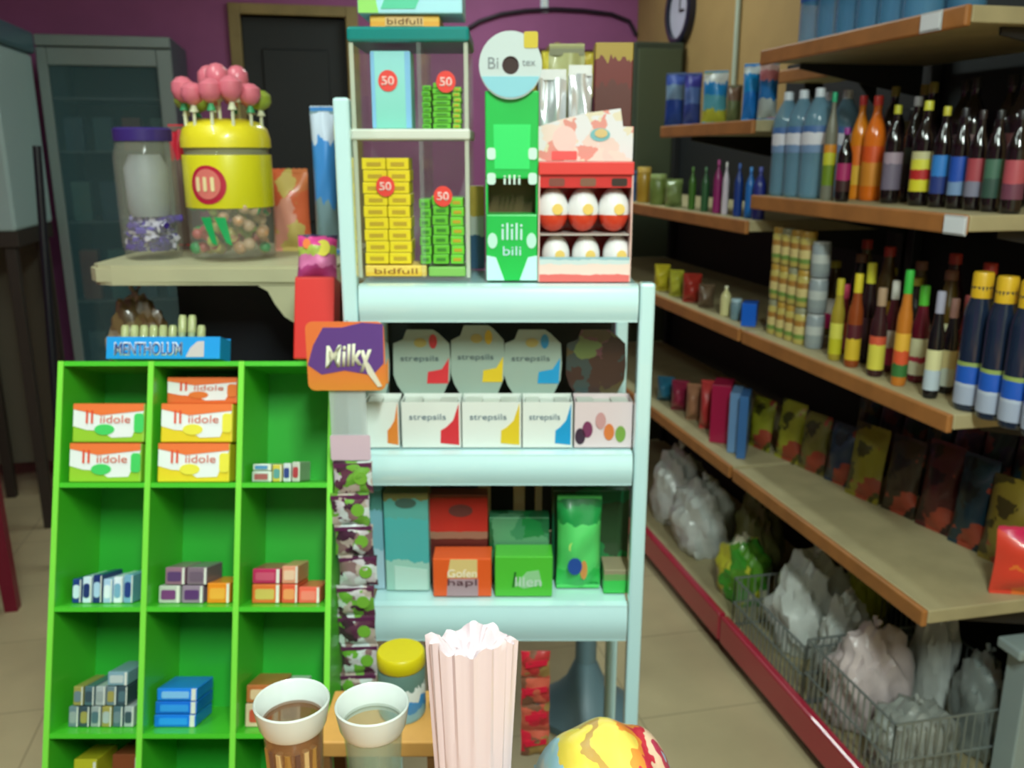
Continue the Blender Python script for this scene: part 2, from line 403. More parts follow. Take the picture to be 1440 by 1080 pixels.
# shelf 2, far end: wrapped water multipack as single bottles
cap_w = cm((215, 225, 235))
wl2 = bands('water_label_white', [(0, (120, 150, 190)), (.3, (225, 225, 235)), (.75, (70, 110, 170))])
for i, (px, pb, pt) in enumerate([(1101, 262, 128), (1124, 266, 126), (1148, 272, 124), (1112, 255, 130), (1137, 258, 128)]):
    X, Y, h, d = dims(px, pb, pt, 26, S2)
    X = 1.22 if i < 3 else 1.33; Y = [2.205, 2.13, 2.055, 2.19, 2.11][i]
    bottle('water_bottle', 'large clear grey blue water bottle standing at the far end of the dark-bottle shelf', 'bottle', X, Y, S2, .262, .07, clear('water_grey_plastic', (120, 165, 190), .62, .12), cap_w, wl2, (.42, .66), shoulder=.70, group='clear water bottles at the far end of the second shelf')
SH2 = [ # px, base, top, width, body, cap, label, name, label text
 (1162, 276, 130, 17, cm((120,120,105)), cm((20,170,120)), bands('l_yg', [(0,(110,140,30)),(.5,(200,200,50)),(.8,(215,140,40))]), 'soda_bottle', 'grey soda bottle with green cap and yellow green label beside the water bottles'),
 (1183, 282, 180, 20, dark, cm((150,40,140)), bands('l_mag', [(0,(60,30,30)),(.4,(170,40,100))]), 'soda_bottle', 'small dark soda bottle with purple cap left of the orange drinks'),
 (1202, 276, 135, 25, cm((235,140,30),.15), cm((225,60,60)), bands('l_or', [(0,(240,190,60)),(.5,(240,120,30))]), 'juice_bottle', 'orange juice bottle with red cap, further of the two orange ones'),
 (1222, 283, 135, 30, cm((240,120,30),.15), cm((235,70,60)), bands('l_or2', [(0,(235,150,50)),(.6,(235,90,30))]), 'juice_bottle', 'fat orange juice bottle with red cap, nearer of the two orange ones'),
 (1249, 290, 148, 25, dark, cm((200,200,50)), bands('l_pk', [(0,(120,110,130)),(.7,(170,150,165))]), 'soda_bottle', 'dark bottle with yellow cap and pale mauve label next to the orange bottles'),
 (1276, 288, 136, 27, dark, cm((205,215,225)), bands('l_gn', [(0,(20,26,24)),(.6,(40,50,40))]), 'soda_bottle', 'dark bottle with a white cap amid yellow-capped ones'),
 (1290, 297, 142, 30, dark, cm((215,215,70)), bands('l_yr', [(0,(225,215,50)),(.30,(190,40,40)),(.55,(225,220,70)),(.8,(205,200,150))], warp=.04), 'soda_bottle', 'dark bottle with bright yellow label bearing red patches'),
 (1316, 297, 150, 25, dark, cm((200,195,60)), bands('l_bl', [(0,(40,60,130)),(.45,(50,130,210))]), 'soda_bottle', 'black soda bottle with light blue label under a yellow cap'),
 (1341, 300, 152, 25, dark, cm((30,30,36)), bands('l_bl2', [(0,(120,150,190)),(.35,(30,80,180))]), 'soda_bottle', 'black soda bottle with deep blue label and black cap'),
 (1365, 303, 155, 25, dark, cm((40,30,30)), bands('l_rd', [(0,(130,130,150)),(.4,(170,70,80))]), 'soda_bottle', 'black soda bottle with faded red label beside the blue labelled ones'),
 (1389, 306, 155, 25, dark, cm((24,26,28)), bands('l_gg', [(0,(50,80,70)),(.5,(70,110,90))]), 'soda_bottle', 'black soda bottle with dull green label'),
 (1418, 309, 155, 28, dark, cm((30,24,26)), bands('l_rd2', [(0,(110,60,80)),(.4,(180,80,90))]), 'soda_bottle', 'black soda bottle with pink red label closest to the right edge'),
]
for i, (px, pb, pt, pw, bo, cpm, lb, nm, lt) in enumerate(SH2):
    X = 1.20 if i < 2 else (1.34 if i == 5 else (1.27 if i > 3 else 1.30))
    Y = on_X(px, pb, X)[0]
    v = ahead(X, Y); h = min(Z(pt, v) - S2, .315); dd = pw / FPX * (v * cp + (EYE - S2) * sp)
    bottle(nm, lt, 'bottle', X, Y, S2, h, dd, bo, cpm, lb, (.14, .52), group=None, neck=.36, shoulder=.6)
for i in range(9):
    bottle('soda_bottle', 'black soda bottle in the unlit second row behind the labelled bottles', 'bottle', 1.44 + (i % 2) * .03, 1.5 + i * .072, S2, .27, .06, dark, cm((150,140,60) if i > 5 else (30,30,32)), bands('l_brown', [(0,(50,30,30)),(.5,(90,50,50))]), group='second row of dark bottles')

# shelf 3 near bay: stacked cream jars, then sauces, then navy bottles with yellow caps
jm = cm((196, 178, 96), .25); jl = bands('jar_label', [(0, (120, 150, 70)), (.25, (215, 195, 130)), (.7, (170, 120, 50))])
for c in range(4):
    for k in range(3):
        jar('sauce_jar', 'pale yellow jar in the stack three high at the far end of the sauce shelf', 'jar', 1.22, 2.19 - c * .046, S3 + k * .097, .094, .043, jm, cm((190, 150, 60) if (c + k) % 3 else (150,150,120)), jl, 'stacked pale yellow jars')
for k in range(3):
    jar('tin_can', 'silver grey tin stacked beside the yellow jars', 'can', 1.225, 1.998, S3 + k * .090, .087, .046, cm((150, 160, 165), .3), cm((190, 195, 195), .3), bands('tin_lab', [(0,(150,160,160)),(.5,(190,195,190))]), 'silver tins stacked beside the jars', lid='rim', caph=.05)
SH3 = [
 (1173, 503, 392, 20, cm((170,150,50),.2), cm((205,190,50)), bands('s1', [(0,(205,200,40)),(.5,(225,220,90))]), 'yellow sauce bottle next to the silver tins'),
 (1180, 512, 400, 20, cm((120,30,40),.2), cm((190,60,90)), bands('s2', [(0,(190,40,110)),(.5,(210,60,60))]), 'magenta labelled sauce bottle on the middle shelf'),
 (1196, 520, 385, 22, cm((150,70,30),.2), cm((225,205,50)), bands('s3', [(0,(225,190,50)),(.6,(90,30,40))]), 'brown bottle with yellow cap and small yellow label'),
 (1212, 524, 370, 24, cm((34,18,22),.2), cm((220,215,60)), bands('s4', [(0,(40,20,30)),(.4,(60,30,40))]), 'tall dark bottle with yellow neck cap on the middle shelf'),
 (1229, 531, 405, 24, cm((60,30,34),.2), cm((180,150,120)), bands('s5', [(0,(225,215,80)),(.75,(215,90,60))]), 'bottle with pale yellow label among red ones'),
 (1246, 538, 395, 20, cm((90,30,40),.2), cm((225,225,215)), bands('s6', [(0,(200,40,100)),(.5,(225,215,200))]), 'bottle with pink and white label and white cap'),
 (1262, 545, 380, 22, cm((200,120,40),.2), cm((60,190,70)), bands('s7', [(0,(60,120,60)),(.3,(225,90,50)),(.6,(235,180,60))]), 'orange sauce bottle with green cap'),
 (1284, 556, 402, 25, cm((100,24,40),.2), cm((90,200,60)), bands('s8', [(0,(225,225,190)),(.35,(190,60,80)),(.5,(225,225,180))]), 'wine red bottle with cream label and bright green cap'),
 (1306, 566, 410, 23, cm((20,18,22),.2), cm((165,165,185)), bands('s9', [(0,(190,205,215)),(.5,(220,215,160))]), 'black bottle with silver cap and pale grey label'),
 (1325, 576, 420, 22, cm((22,18,22),.2), cm((150,110,100)), bands('s10', [(0,(205,215,200)),(.5,(215,200,140))]), 'black bottle with brown cap and cream label'),
 (1341, 580, 430, 17, cm((150,30,30),.2), cm((140,60,60)), bands('s11', [(0,(220,60,40)),(.5,(200,40,40))]), 'slim red labelled bottle beside the navy bottles'),
]
for i, (px, pb, pt, pw, bo, cpm, lb, lt) in enumerate(SH3):
    X = 1.20 if i % 2 == 0 else 1.255
    Y = on_X(px, pb, X)[0]
    v = ahead(X, Y); h = Z(pt, v) - S3; dd = pw / FPX * (v * cp + (EYE - S3) * sp)
    X = X if i < 10 else 1.29; Y = on_X(px, pb, X)[0]
    bottle('sauce_bottle', lt, 'bottle', X, Y, S3, h, dd * .92, bo, cpm, lb, (.08, .46), group=None, neck=.5, shoulder=.56, caph=.2)
nl = bands('navy_label', [(0, (170, 180, 200)), (.42, (190, 200, 215)), (.5, (30, 90, 190)), (.9, (150, 170, 90))], warp=.03)
for i, px in enumerate((1358, 1392, 1426, 1462)):
    X = 1.215; Y = on_X(px, 582, X)[0]
    t = bottle('sauce_bottle', ['navy glass bottle with blue label, tall yellow cap, furthest of that row', 'second navy glass bottle with yellow cap from the red labelled one', 'third navy glass bottle with yellow cap, near the shelf corner', 'navy glass bottle with yellow cap cut by the right edge'][i], 'bottle', X, Y, S3, .265, .052, navy, cm((222, 178, 34)), nl, (.05, .36), neck=.62, shoulder=.68, caph=.18, group=None)
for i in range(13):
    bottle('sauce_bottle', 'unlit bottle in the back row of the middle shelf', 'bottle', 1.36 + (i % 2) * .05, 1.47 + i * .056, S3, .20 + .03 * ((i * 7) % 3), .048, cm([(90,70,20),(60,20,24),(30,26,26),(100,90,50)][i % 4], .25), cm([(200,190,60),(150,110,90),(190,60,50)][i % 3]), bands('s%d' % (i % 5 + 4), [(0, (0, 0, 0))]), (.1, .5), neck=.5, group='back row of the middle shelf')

# far bay
def far(px, pyb, pyt, pw, z, X, kind, m, label, cap=None, lab=None, cat=None, dep=.06, **k):
    Y = on_X(px, pyb, X)[0]
    Y = max(2.31, min(Y, 3.9)); v = ahead(X, Y); zc = v * cp + (EYE - z) * sp
    h = Z(pyt, v) - z
    zmax = {S4: S3, S3: FB, FB: FA, FA: 9}.get(z, 9) - .045 - z
    h = max(.04, min(h, zmax)); wd = pw / FPX * zc
    if kind == 'b': return bottle('bottle', label, cat or 'bottle', X, Y, z, h, wd, m, cap or m, lab, **k)
    if kind == 'j': return jar('jar', label, cat or 'jar', X, Y, z, h, wd, m, cap or m, lab, **k)
    if kind == 'p': return pack('carton_pack', label, cat or 'pack', X, Y, z, wd, dep, h, m, rz=CR - .35, panel=cap, **k)
    return pouch('pouch', label, cat or 'bag', X, Y, z, wd, h, dep, m, rz=CR - .35, seed=int(px), **k)
pb1 = bands('p_blue', [(0, (50, 70, 150)), (.4, (90, 120, 190)), (.75, (60, 60, 160))]); pb2 = bands('p_bluesil', [(0, (30, 70, 160)), (.5, (120, 150, 180)), (.8, (60, 90, 180))])
far(948, 184, 103, 28, FA, 1.22, 's', pb2, 'blue and silver pack furthest along the upper far shelf')
far(972, 186, 103, 24, FA, 1.22, 's', pb1, 'violet blue pack beside the blue and silver one on the upper far shelf')
far(1003, 188, 100, 34, FA, 1.22, 's', bands('p_wby', [(0, (190, 190, 60)), (.25, (90, 170, 190)), (.55, (20, 140, 215)), (.8, (220, 225, 225))], wscale=6, warp=.15), 'pack with white top, blue middle and yellow foot')
far(1030, 190, 120, 20, FA, 1.25, 's', bands('p_olive', [(0, (110, 120, 80)), (.6, (120, 90, 70))]), 'olive brown pack between two blue packs')
far(1053, 192, 90, 24, FA, 1.22, 's', bands('p_brb', [(0, (20, 120, 210)), (.5, (0, 150, 225)), (.85, (210, 225, 230))], warp=.1), 'bright blue tall pack with white top')
far(1076, 194, 88, 26, FA, 1.22, 's', bands('p_bw', [(0, (170, 180, 180)), (.35, (20, 110, 180)), (.7, (205, 120, 130)), (.9, (235, 200, 200))], warp=.1), 'blue pack with pink and white top at the end of the upper far shelf')
FBI = [(905, 278, 235, 20, 'j', (190,150,50), 'small yellow jar partly behind the red egg box'), (925, 283, 245, 24, 'j', (120,140,70), 'olive green jar on the lower far shelf'), (947, 290, 252, 24, 's', (130,150,90), 'sage green bag on the lower far shelf'),
 (972, 297, 235, 10, 'b', (70,120,40), 'slim green bottle on the lower far shelf'), (990, 300, 235, 11, 'b', (50,100,60), 'second slim green bottle, darker, beside a purple one'), (1007, 306, 225, 12, 'b', (150,40,110), 'slim magenta bottle on the lower far shelf'),
 (1018, 308, 228, 9, 'b', (215,205,220), 'slim white bottle right of the magenta one'), (1036, 310, 230, 12, 'b', (20,60,140), 'slim navy bottle right of the white one'), (1052, 312, 235, 13, 'b', (30,110,190), 'slim bright blue bottle on the lower far shelf'), (1070, 318, 235, 18, 'b', (40,50,130), 'indigo bottle at the near end of the lower far shelf')]
FBI += [(893, 274, 240, 9, 'b', (40, 90, 150), 'slim steel blue bottle furthest along the lower far shelf')]
for px, pb, pt, pw, kd, col, lt in FBI:
    far(px, pb, pt, pw, FB, 1.21, kd, cm(col, .3), lt, cap=cm(tuple(min(255, c + 50) for c in col)) if kd != 's' else None)
F3 = [(930, 418, 372, 22, 's', (215,200,50), 'yellow bag on the middle shelf just right of the white rack'), (950, 425, 380, 20, 's', (190,190,60), 'mustard yellow bag behind the yellow one'), (972, 432, 385, 26, 's', (170,50,40), 'brick red bag on the middle far shelf'), (992, 440, 400, 22, 's', (110,90,70), 'brown bag right of the brick red one'),
 (1019, 452, 402, 15, 'b', (225,220,160), 'cream white bottle on the middle far shelf'), (1034, 455, 420, 16, 'j', (120,150,160), 'grey blue jar right of the cream bottle'), (1053, 462, 425, 20, 'p', (20,100,215), 'vivid blue small pack on the middle far shelf'), (1071, 466, 430, 15, 'j', (225,205,205), 'pinkish white jar next to the vivid blue pack')]
for px, pb, pt, pw, kd, col, lt in F3:
    far(px, pb, pt, pw, S3, 1.21, kd, cm(col, .3), lt, cap=cm(tuple(min(255, c + 60) for c in col)) if kd in 'bj' else None)
F4 = [(935, 575, 530, 24, 's', (40,110,140), 'teal bag on the lower shelf beside the white rack'), (955, 582, 535, 24, 's', (150,40,70), 'dark pink bag on the lower shelf'), (975, 590, 540, 22, 's', (170,120,90), 'pale brown bag on the lower shelf'), (993, 600, 535, 20, 's', (190,60,60), 'red bag on the lower shelf far bay'),
 (1013, 618, 537, 26, 'p', (170,20,70), 'tall crimson box standing on the lower shelf'), (1032, 628, 548, 14, 'p', (110,150,195), 'slim light blue box right of the crimson box'), (1044, 632, 552, 12, 'p', (60,110,170), 'slim mid blue box right of the light blue box')]
for px, pb, pt, pw, kd, col, lt in F4:
    far(px, pb, pt, pw, S4, 1.24, kd, cm(col, .35), lt, dep=.10)

# shelf 4: snack pouches set back on the bare shelf
POU = [(1.31, 2.40, .10, .16, (190,190,40), 'yellow snack bag beside the blue boxes on the lower shelf'), (1.34, 2.28, .10, .18, (205,200,50), 'bright yellow snack bag, second past the blue boxes'), (1.36, 2.18, .10, .17, (150,140,60), 'khaki snack bag on the lower shelf'),
 (1.38, 2.07, .10, .17, (60,80,110), 'slate blue snack bag on the lower shelf'), (1.38, 1.96, .11, .20, (190,175,40), 'gold yellow snack bag leaning with a bright fold'), (1.41, 1.85, .10, .20, (80,60,40), 'brown snack bag right of the gold one'), (1.43, 1.74, .10, .22, (110,40,40), 'maroon snack bag on the lower shelf'),
 (1.44, 1.64, .09, .22, (30,70,90), 'dark teal snack bag on the lower shelf'), (1.45, 1.54, .11, .20, (175,150,50), 'ochre snack bag near the bare shelf corner')]
for i, (X, Y, w_, h_, col, lt) in enumerate(POU):
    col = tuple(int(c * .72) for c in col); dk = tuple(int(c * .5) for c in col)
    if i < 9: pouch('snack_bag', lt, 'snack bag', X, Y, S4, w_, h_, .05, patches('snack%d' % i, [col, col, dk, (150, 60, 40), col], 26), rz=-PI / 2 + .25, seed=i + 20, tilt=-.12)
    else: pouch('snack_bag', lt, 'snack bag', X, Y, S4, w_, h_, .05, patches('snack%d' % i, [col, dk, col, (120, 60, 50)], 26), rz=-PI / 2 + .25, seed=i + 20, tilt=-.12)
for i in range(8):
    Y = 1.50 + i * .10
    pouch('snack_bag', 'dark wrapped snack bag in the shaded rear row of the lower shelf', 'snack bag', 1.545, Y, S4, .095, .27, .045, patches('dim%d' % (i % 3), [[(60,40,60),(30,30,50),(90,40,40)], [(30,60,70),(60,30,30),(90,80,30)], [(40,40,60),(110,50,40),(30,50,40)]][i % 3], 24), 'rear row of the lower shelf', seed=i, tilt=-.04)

# base deck: white plastic bags, wire baskets
white_bag = mat('white_plastic_bag', (205, 210, 205), .3, coat=.3, noise=.08, nscale=20)
def sack(label, X, Y, z, w_, h_, d_, m, seed, cat='bag', name='plastic_bag', rz=-PI / 2):
    rnd = random.Random(seed)
    bm = bmesh.new(); bmesh.ops.create_icosphere(bm, subdivisions=4, radius=1)
    ph = [rnd.uniform(0, 6) for _ in range(6)]
    for v in bm.verts:
        n = v.co.copy()
        q = 1 + .10 * math.sin(n.x * 5 + ph[0]) * math.sin(n.z * 6 + ph[1]) + .07 * math.sin(n.y * 11 + n.z * 7 + ph[2]) + .04 * math.sin(n.x * 19 + n.y * 13 + ph[3]) + .02 * math.sin(n.z * 31 + ph[4])
        x, y, zz = n * q
        zz = max(zz, -.62)
        v.co = Vector((x * w_ / 2, y * d_ / 2, (zz + .62) / 1.68 * h_))
    t = thing(name, label, cat, (X, Y, z + .0008), rz)
    obj('bag_body', bm, m, t, True)
    kn = bmesh.new(); pts = [(0, 0, h_ * .93), (w_ * .03, 0, h_ * 1.0), (w_ * .10, 0, h_ * 1.06)]
    tube(kn, pts, w_ * .035, 7); tube(kn, [(0, 0, h_ * .93), (-w_ * .03, .005, h_ * 1.0), (-w_ * .09, .008, h_ * 1.05)], w_ * .035, 7)
    obj('knotted_top', kn, m, t, True)
    return t
def basket(label, y0, y1, h, m):
    xa, xb = X0 + .03, X1 - .10
    t = thing('wire_basket', label, 'wire basket', ((xa + xb) / 2, (y0 + y1) / 2, DK + .002)); W2 = (xb - xa) / 2; D2 = (y1 - y0) / 2
    for nm, pts in (('front_grid', [(-W2, -D2), (-W2, D2)]), ('rear_grid', [(W2, -D2), (W2, D2)]), ('side_grid', [(-W2, -D2), (W2, -D2)]), ('side_grid', [(-W2, D2), (W2, D2)])):
        bm = bmesh.new(); (ax, ay), (bx_, by) = pts; L_ = math.hypot(bx_ - ax, by - ay); n = int(L_ / .022)
        for k in range(n + 1):
            f = k / n; tube(bm, [(ax + (bx_ - ax) * f, ay + (by - ay) * f, .002), (ax + (bx_ - ax) * f, ay + (by - ay) * f, h)], .0022, 5)
        for zz in (.004, h * .5, h): tube(bm, [(ax, ay, zz), (bx_, by, zz)], .003, 6)
        obj(nm, bm, m, t)
    return t
wire = mat('galvanised_wire', (150, 160, 158), .35, .6)
basket('grey wire basket of white bags at the near end of the base deck', 1.47, 1.83, .19, wire)
basket('grey wire basket of crumpled bags, middle of the base deck', 1.84, 2.24, .16, wire)
sack('large crumpled white plastic bag in the middle wire basket', 1.35, 2.09, DK + .004, .22, .30, .24, white_bag, 1)
sack('white plastic bag with a knot leaning in the middle basket, nearer', 1.34, 1.905, DK + .004, .12, .26, .14, white_bag, 2)
sack('pinkish white plastic bag in the near wire basket', 1.30, 1.735, DK + .004, .17, .27, .21, mat('pink_white_bag', (205, 190, 190), .3, coat=.3, noise=.1, nscale=18), 3)
sack('greyish white plastic bag in front corner of near basket', 1.30, 1.56, DK + .004, .15, .17, .22, mat('grey_white_bag', (150, 155, 150), .35, coat=.3, noise=.15, nscale=18), 4)
sack('dull grey plastic bag at the rear of the near basket beside the grey box', 1.495, 1.58, DK + .004, .15, .26, .10, mat('dull_grey_bag', (130, 138, 134), .35, coat=.3, noise=.2, nscale=14), 31)
sack('off white plastic bag at the rear of the near basket behind the pinkish one', 1.495, 1.75, DK + .004, .13, .33, .10, white_bag, 32)
sack('small yellow green bag behind the large white bag', 1.55, 2.12, DK + .004, .12, .33, .13, cm((190, 195, 60)), 5)
sack('green and yellow sack on the base deck at the far bay', 1.30, 2.42, DK, .20, .20, .16, patches('gy_sack', [(70, 160, 50), (205, 205, 60), (220, 220, 190), (90, 150, 40)], 14), 6)
sack('white sack on the base deck behind the white rack post', 1.32, 2.78, DK, .24, .27, .22, white_bag, 7)
sack('second white sack further back on the base deck', 1.34, 3.05, DK, .24, .30, .20, white_bag, 8)
sack('dim olive sack on the base deck between white and green sacks', 1.45, 2.60, DK, .20, .30, .15, cm((110, 110, 60)), 9)
# grey box on the deck under the shelf corner, red bag on the shelf above
t = thing('storage_box', 'pale grey upright box on the base deck under the bare shelf corner', 'box', (1.525, 1.43, DK + .0005), 0)
gm_ = mat('bin_grey', (150, 165, 165), .45)
obj('box_body', box(-.095, .095, -.03, .03, 0, .36, .004), gm_, t)
obj('lid', box(-.124, .124, -.034, .034, 0.3605, .385, .005), gm_, t)
obj('hand_slot', box(-.03, .03, -.0308, -.0301, .32, .345), cm((70, 80, 80)), t)
pouch('chip_bag', 'red and orange chip bag at the near corner of the bare lower shelf', 'snack bag', 1.405, 1.41, S4, .15, .15, .07, patches('red_chip', [(215, 30, 60), (230, 70, 50), (235, 120, 50), (215, 40, 90)], 16), rz=-.35, seed=77, tilt=0)

# ================================================================ BACK OF THE SHOP
# glass-door fridge
fx0, fzt = on_Y(46, 47, 4.2); fx1, _ = on_Y(238, 55, 4.2)
t = thing('display_fridge', 'tall glass-door display fridge with pale grey frame against purple wall', 'fridge', ((fx0 + fx1) / 2, 4.45, 0))
w2 = (fx1 - fx0) / 2; gre = mat('fridge_frame', (128, 142, 142), .35, .2)
bm = bmesh.new()
bx(bm, -w2, -w2 + .02, -.22, .28, .08, fzt); bx(bm, w2 - .02, w2, -.22, .28, .08, fzt); bx(bm, -w2 + .02, w2 - .02, .26, .28, .08, fzt)
bx(bm, -w2 + .02, w2 - .02, -.22, .26, fzt - .03, fzt); bx(bm, -w2 + .02, w2 - .02, -.22, .26, .08, .18)
obj('cabinet_shell', bm, mat('fridge_shell', (60, 82, 88), .4), t)
bm = bmesh.new()
bx(bm, -w2, -w2 + .04, -.25, -.222, .19, fzt - .05, .004); bx(bm, w2 - .06, w2, -.25, -.222, .19, fzt - .05, .004)
bx(bm, -w2 + .04, w2 - .06, -.25, -.222, .19, .26, .004); bx(bm, -w2 + .04, w2 - .06, -.25, -.222, fzt - .12, fzt - .05, .004)
dr = obj('door', bm, gre, t)
obj('glass_pane', box(-w2 + .04, w2 - .06, -.24, -.234, .26, fzt - .12), clear('fridge_glass', (90, 130, 140), .30), dr)
hb = bmesh.new(); tube(hb, [(w2 - .03, -.25, 1.0), (w2 - .03, -.285, 1.02), (w2 - .03, -.285, 1.28), (w2 - .03, -.25, 1.3)], .008)
obj('door_handle', hb, gre, dr)
obj('header_panel', box(-w2, w2, -.25, -.222, fzt - .045, fzt, .004), gre, t)
obj('kick_grille', box(-w2, w2, -.24, -.222, .08, .18, .004), mat('fridge_kick', (40, 48, 50), .5), t)
for zz in (.5, .85, 1.2, 1.5, 1.72):
    obj('wire_shelf', box(-w2 + .022, w2 - .022, -.19, .25, zz, zz + .008), mat('shelf_wire_grey', (110, 125, 125), .4, .3), t)
for sx in (-1, 1):
    for sy in (-.19, .25):
        obj('foot', lat([(.018, 0), (.018, .08)], n=12), mat('fridge_kick', (40, 48, 50), .5), t, loc=(sx * (w2 - .05), sy, 0))
colsf = [(70,110,120),(150,90,70),(90,130,120),(60,90,110)]
fw = ['dim teal carton', 'dim reddish carton', 'dim green carton', 'dim slate carton']
hs = ['bottom', 'second', 'third', 'fourth', 'top']
for k, zz in enumerate((.5, .85, 1.2, 1.5)):
    for j in range(4):
        xx = (fx0 + fx1) / 2 - w2 + .085 + j * (2 * w2 - .17) / 3
        pack('drink_carton', fw[j] + ' on the %s shelf inside the glass fridge' % hs[k], 'carton', xx, 4.34, zz + .008, .075, .07, [.2, .22, .17, .14][k], cm(colsf[(j + k) % 4]), rz=0)
# grey cabinet at far left, on a dark trestle
gx1, _ = on_Y(60, 200, 4.2); _, gzt = on_Y(30, 20, 3.7); _, gzb = on_Y(20, 326, 3.7)
t = thing('wall_freezer', 'pale blue grey freezer cabinet at the far left above a dark stand', 'freezer', (gx1 - .33, 3.95, 0))
obj('freezer_body', box(-.33, .33, -.25, .25, gzb, gzt - .09, .012), mat('freezer_grey', (165, 190, 192), .4), t)
obj('freezer_lid', box(-.34, .345, -.26, .26, gzt - .088, gzt, .015), mat('freezer_lid_m', (70, 105, 118), .4), t)
hb = bmesh.new(); tube(hb, [(.05, -.25, gzt - .2), (.05, -.28, gzt - .2), (.2, -.28, gzt - .2), (.2, -.25, gzt - .2)], .007)
obj('handle', hb, mat('dull_steel', (130, 130, 125), .35, .9), t)
bm = bmesh.new()
obj('stand_top', box(-.33, .33, -.24, .24, gzb - .06, gzb - .001, .004), mat('stand_dark', (48, 38, 30), .6), t)
obj('rear_panel', box(-.31, .31, .222, .238, .15, gzb - .061), mat('stand_brown_grey', (84, 78, 64), .7), t)
for sx in (-.29, .03, .29):
    for sy in (-.2, .2):
        obj('leg', box(sx - .02, sx + .02, sy - .02, sy + .02, 0, gzb - .061, .003), mat('stand_dark', (48, 38, 30), .6), t)
# dark leaning pole
y_ = 3.35
xa_, za_ = on_Y(37, 205, y_); xb_, _ = on_Y(66, 560, y_)
t = thing('broom', 'dark thin pole leaning in front of the fridge', 'broom', (xb_ - .0, y_, 0))
bm = bmesh.new(); tube(bm, [(.0, 0, .11), (xa_ - xb_, .12, za_)], .014, 10)
obj('pole', bm, mat('pole_black', (20, 24, 34), .4), t, True)
bm = bmesh.new(); prism(bm, [(-.05, .005), (.05, .005), (.03, .12), (-.03, .12)], -.02, .02); obj('brush_head', bm, mat('stand_dark', (48, 38, 30), .6), t)
# red gas bottle at left edge
yy_ = 2.9; rx_, rz_ = on_Y(-50, 632, yy_)
_, rzt = on_Y(0, 490, yy_)
ft = on_z(0, 640, .0)
t = thing('red_stool', 'dark red plastic stool at the left edge of the picture', 'stool', (rx_ - .12, yy_, 0))
rd = mat('dark_red_plastic', (120, 14, 44), .4)
hh = max(.45, rzt)
obj('seat', box(-.155, .155, -.155, .155, hh - .04, hh, .015), rd, t)
for sx in (-1, 1):
    for sy in (-1, 1):
        bm = bmesh.new(); v4 = prism(bm, [(sx * .12 - .03, hh - .041), (sx * .12 + .03, hh - .041), (sx * .14 + .02, 0), (sx * .14 - .02, 0)], sy * .13 - .02, sy * .13 + .02)
        obj('leg', bm, rd, t)
bm = bmesh.new(); bx(bm, -.12, .12, -.14, -.13, hh * .35, hh * .35 + .05); obj('stretcher', bm, rd, t)
# clock and conduit on the right wall
cy_, cz_ = on_X(961, 16, XW)
t = thing('wall_clock', 'round wall clock with dark rim on the tan wall', 'clock', (XW - .001, cy_, cz_), -PI / 2)
rr = .15
Mx = Matrix.Rotation(PI / 2, 4, 'X')
bm = lat([(rr, 0), (rr, .03), (rr - .01, .036), (rr - .028, .036), (rr - .03, .02)], n=40, cap=False); lathe(bm, [(rr, 0), (rr * .9, .001)], n=40, cap=False)
bmesh.ops.transform(bm, matrix=Mx, verts=bm.verts); obj('rim', bm, mat('clock_rim', (16, 22, 44), .3, coat=.5), t, True)
bm = lat([(rr - .029, .004), (rr - .029, .016)], n=40); bmesh.ops.transform(bm, matrix=Mx, verts=bm.verts); obj('face', bm, cm((200, 195, 215)), t)
bm = bmesh.new(); bx(bm, -.004, .004, -.02, -.0175, 0, .08); obj('minute_hand', bm, cm((20, 20, 20)), t)
bm = bmesh.new(); bx(bm, 0, .055, -.022, -.0205, -.005, .005); obj('hour_hand', bm, cm((20, 20, 20)), t)
py_, _ = on_X(1041, 30, XW)
t = thing('conduit', 'thin white vertical conduit on the tan wall', 'pipe', (XW - .012, py_, 1.3))
bm = bmesh.new(); tube(bm, [(0, 0, 0), (0, 0, CEIL - 1.302)], .011, 10); obj('pipe', bm, cm((175, 185, 170)), t, True)
for zz in (.4, .9): obj('clip', box(-.013, .011, -.018, .018, zz, zz + .02, .002), cm((160, 168, 160)), t)
# tall dark fridge side in the corner
cx0, czt = on_Y(893, 58, 4.1); cx1, _ = on_Y(928, 60, 4.1)
t = thing('cabinet', 'narrow dark green grey cabinet standing in the wall corner', 'cabinet', ((cx0 + XW - .02) / 2, 4.3, 0))
w2 = (XW - .02 - cx0) / 2
obj('cabinet_body', box(-w2, w2, -.2, .3, .05, czt, .008), mat('corner_dark', (54, 62, 48), .6, noise=.2, nscale=6), t)
obj('plinth', box(-w2 + .02, w2 - .02, -.18, .28, 0, .049), mat('kick_black', (24, 18, 20), .6), t)
obj('door_panel', box(-w2 + .015, w2 - .015, -.212, -.2005, .08, czt - .03, .004), mat('corner_dark2', (72, 80, 60), .5), t)
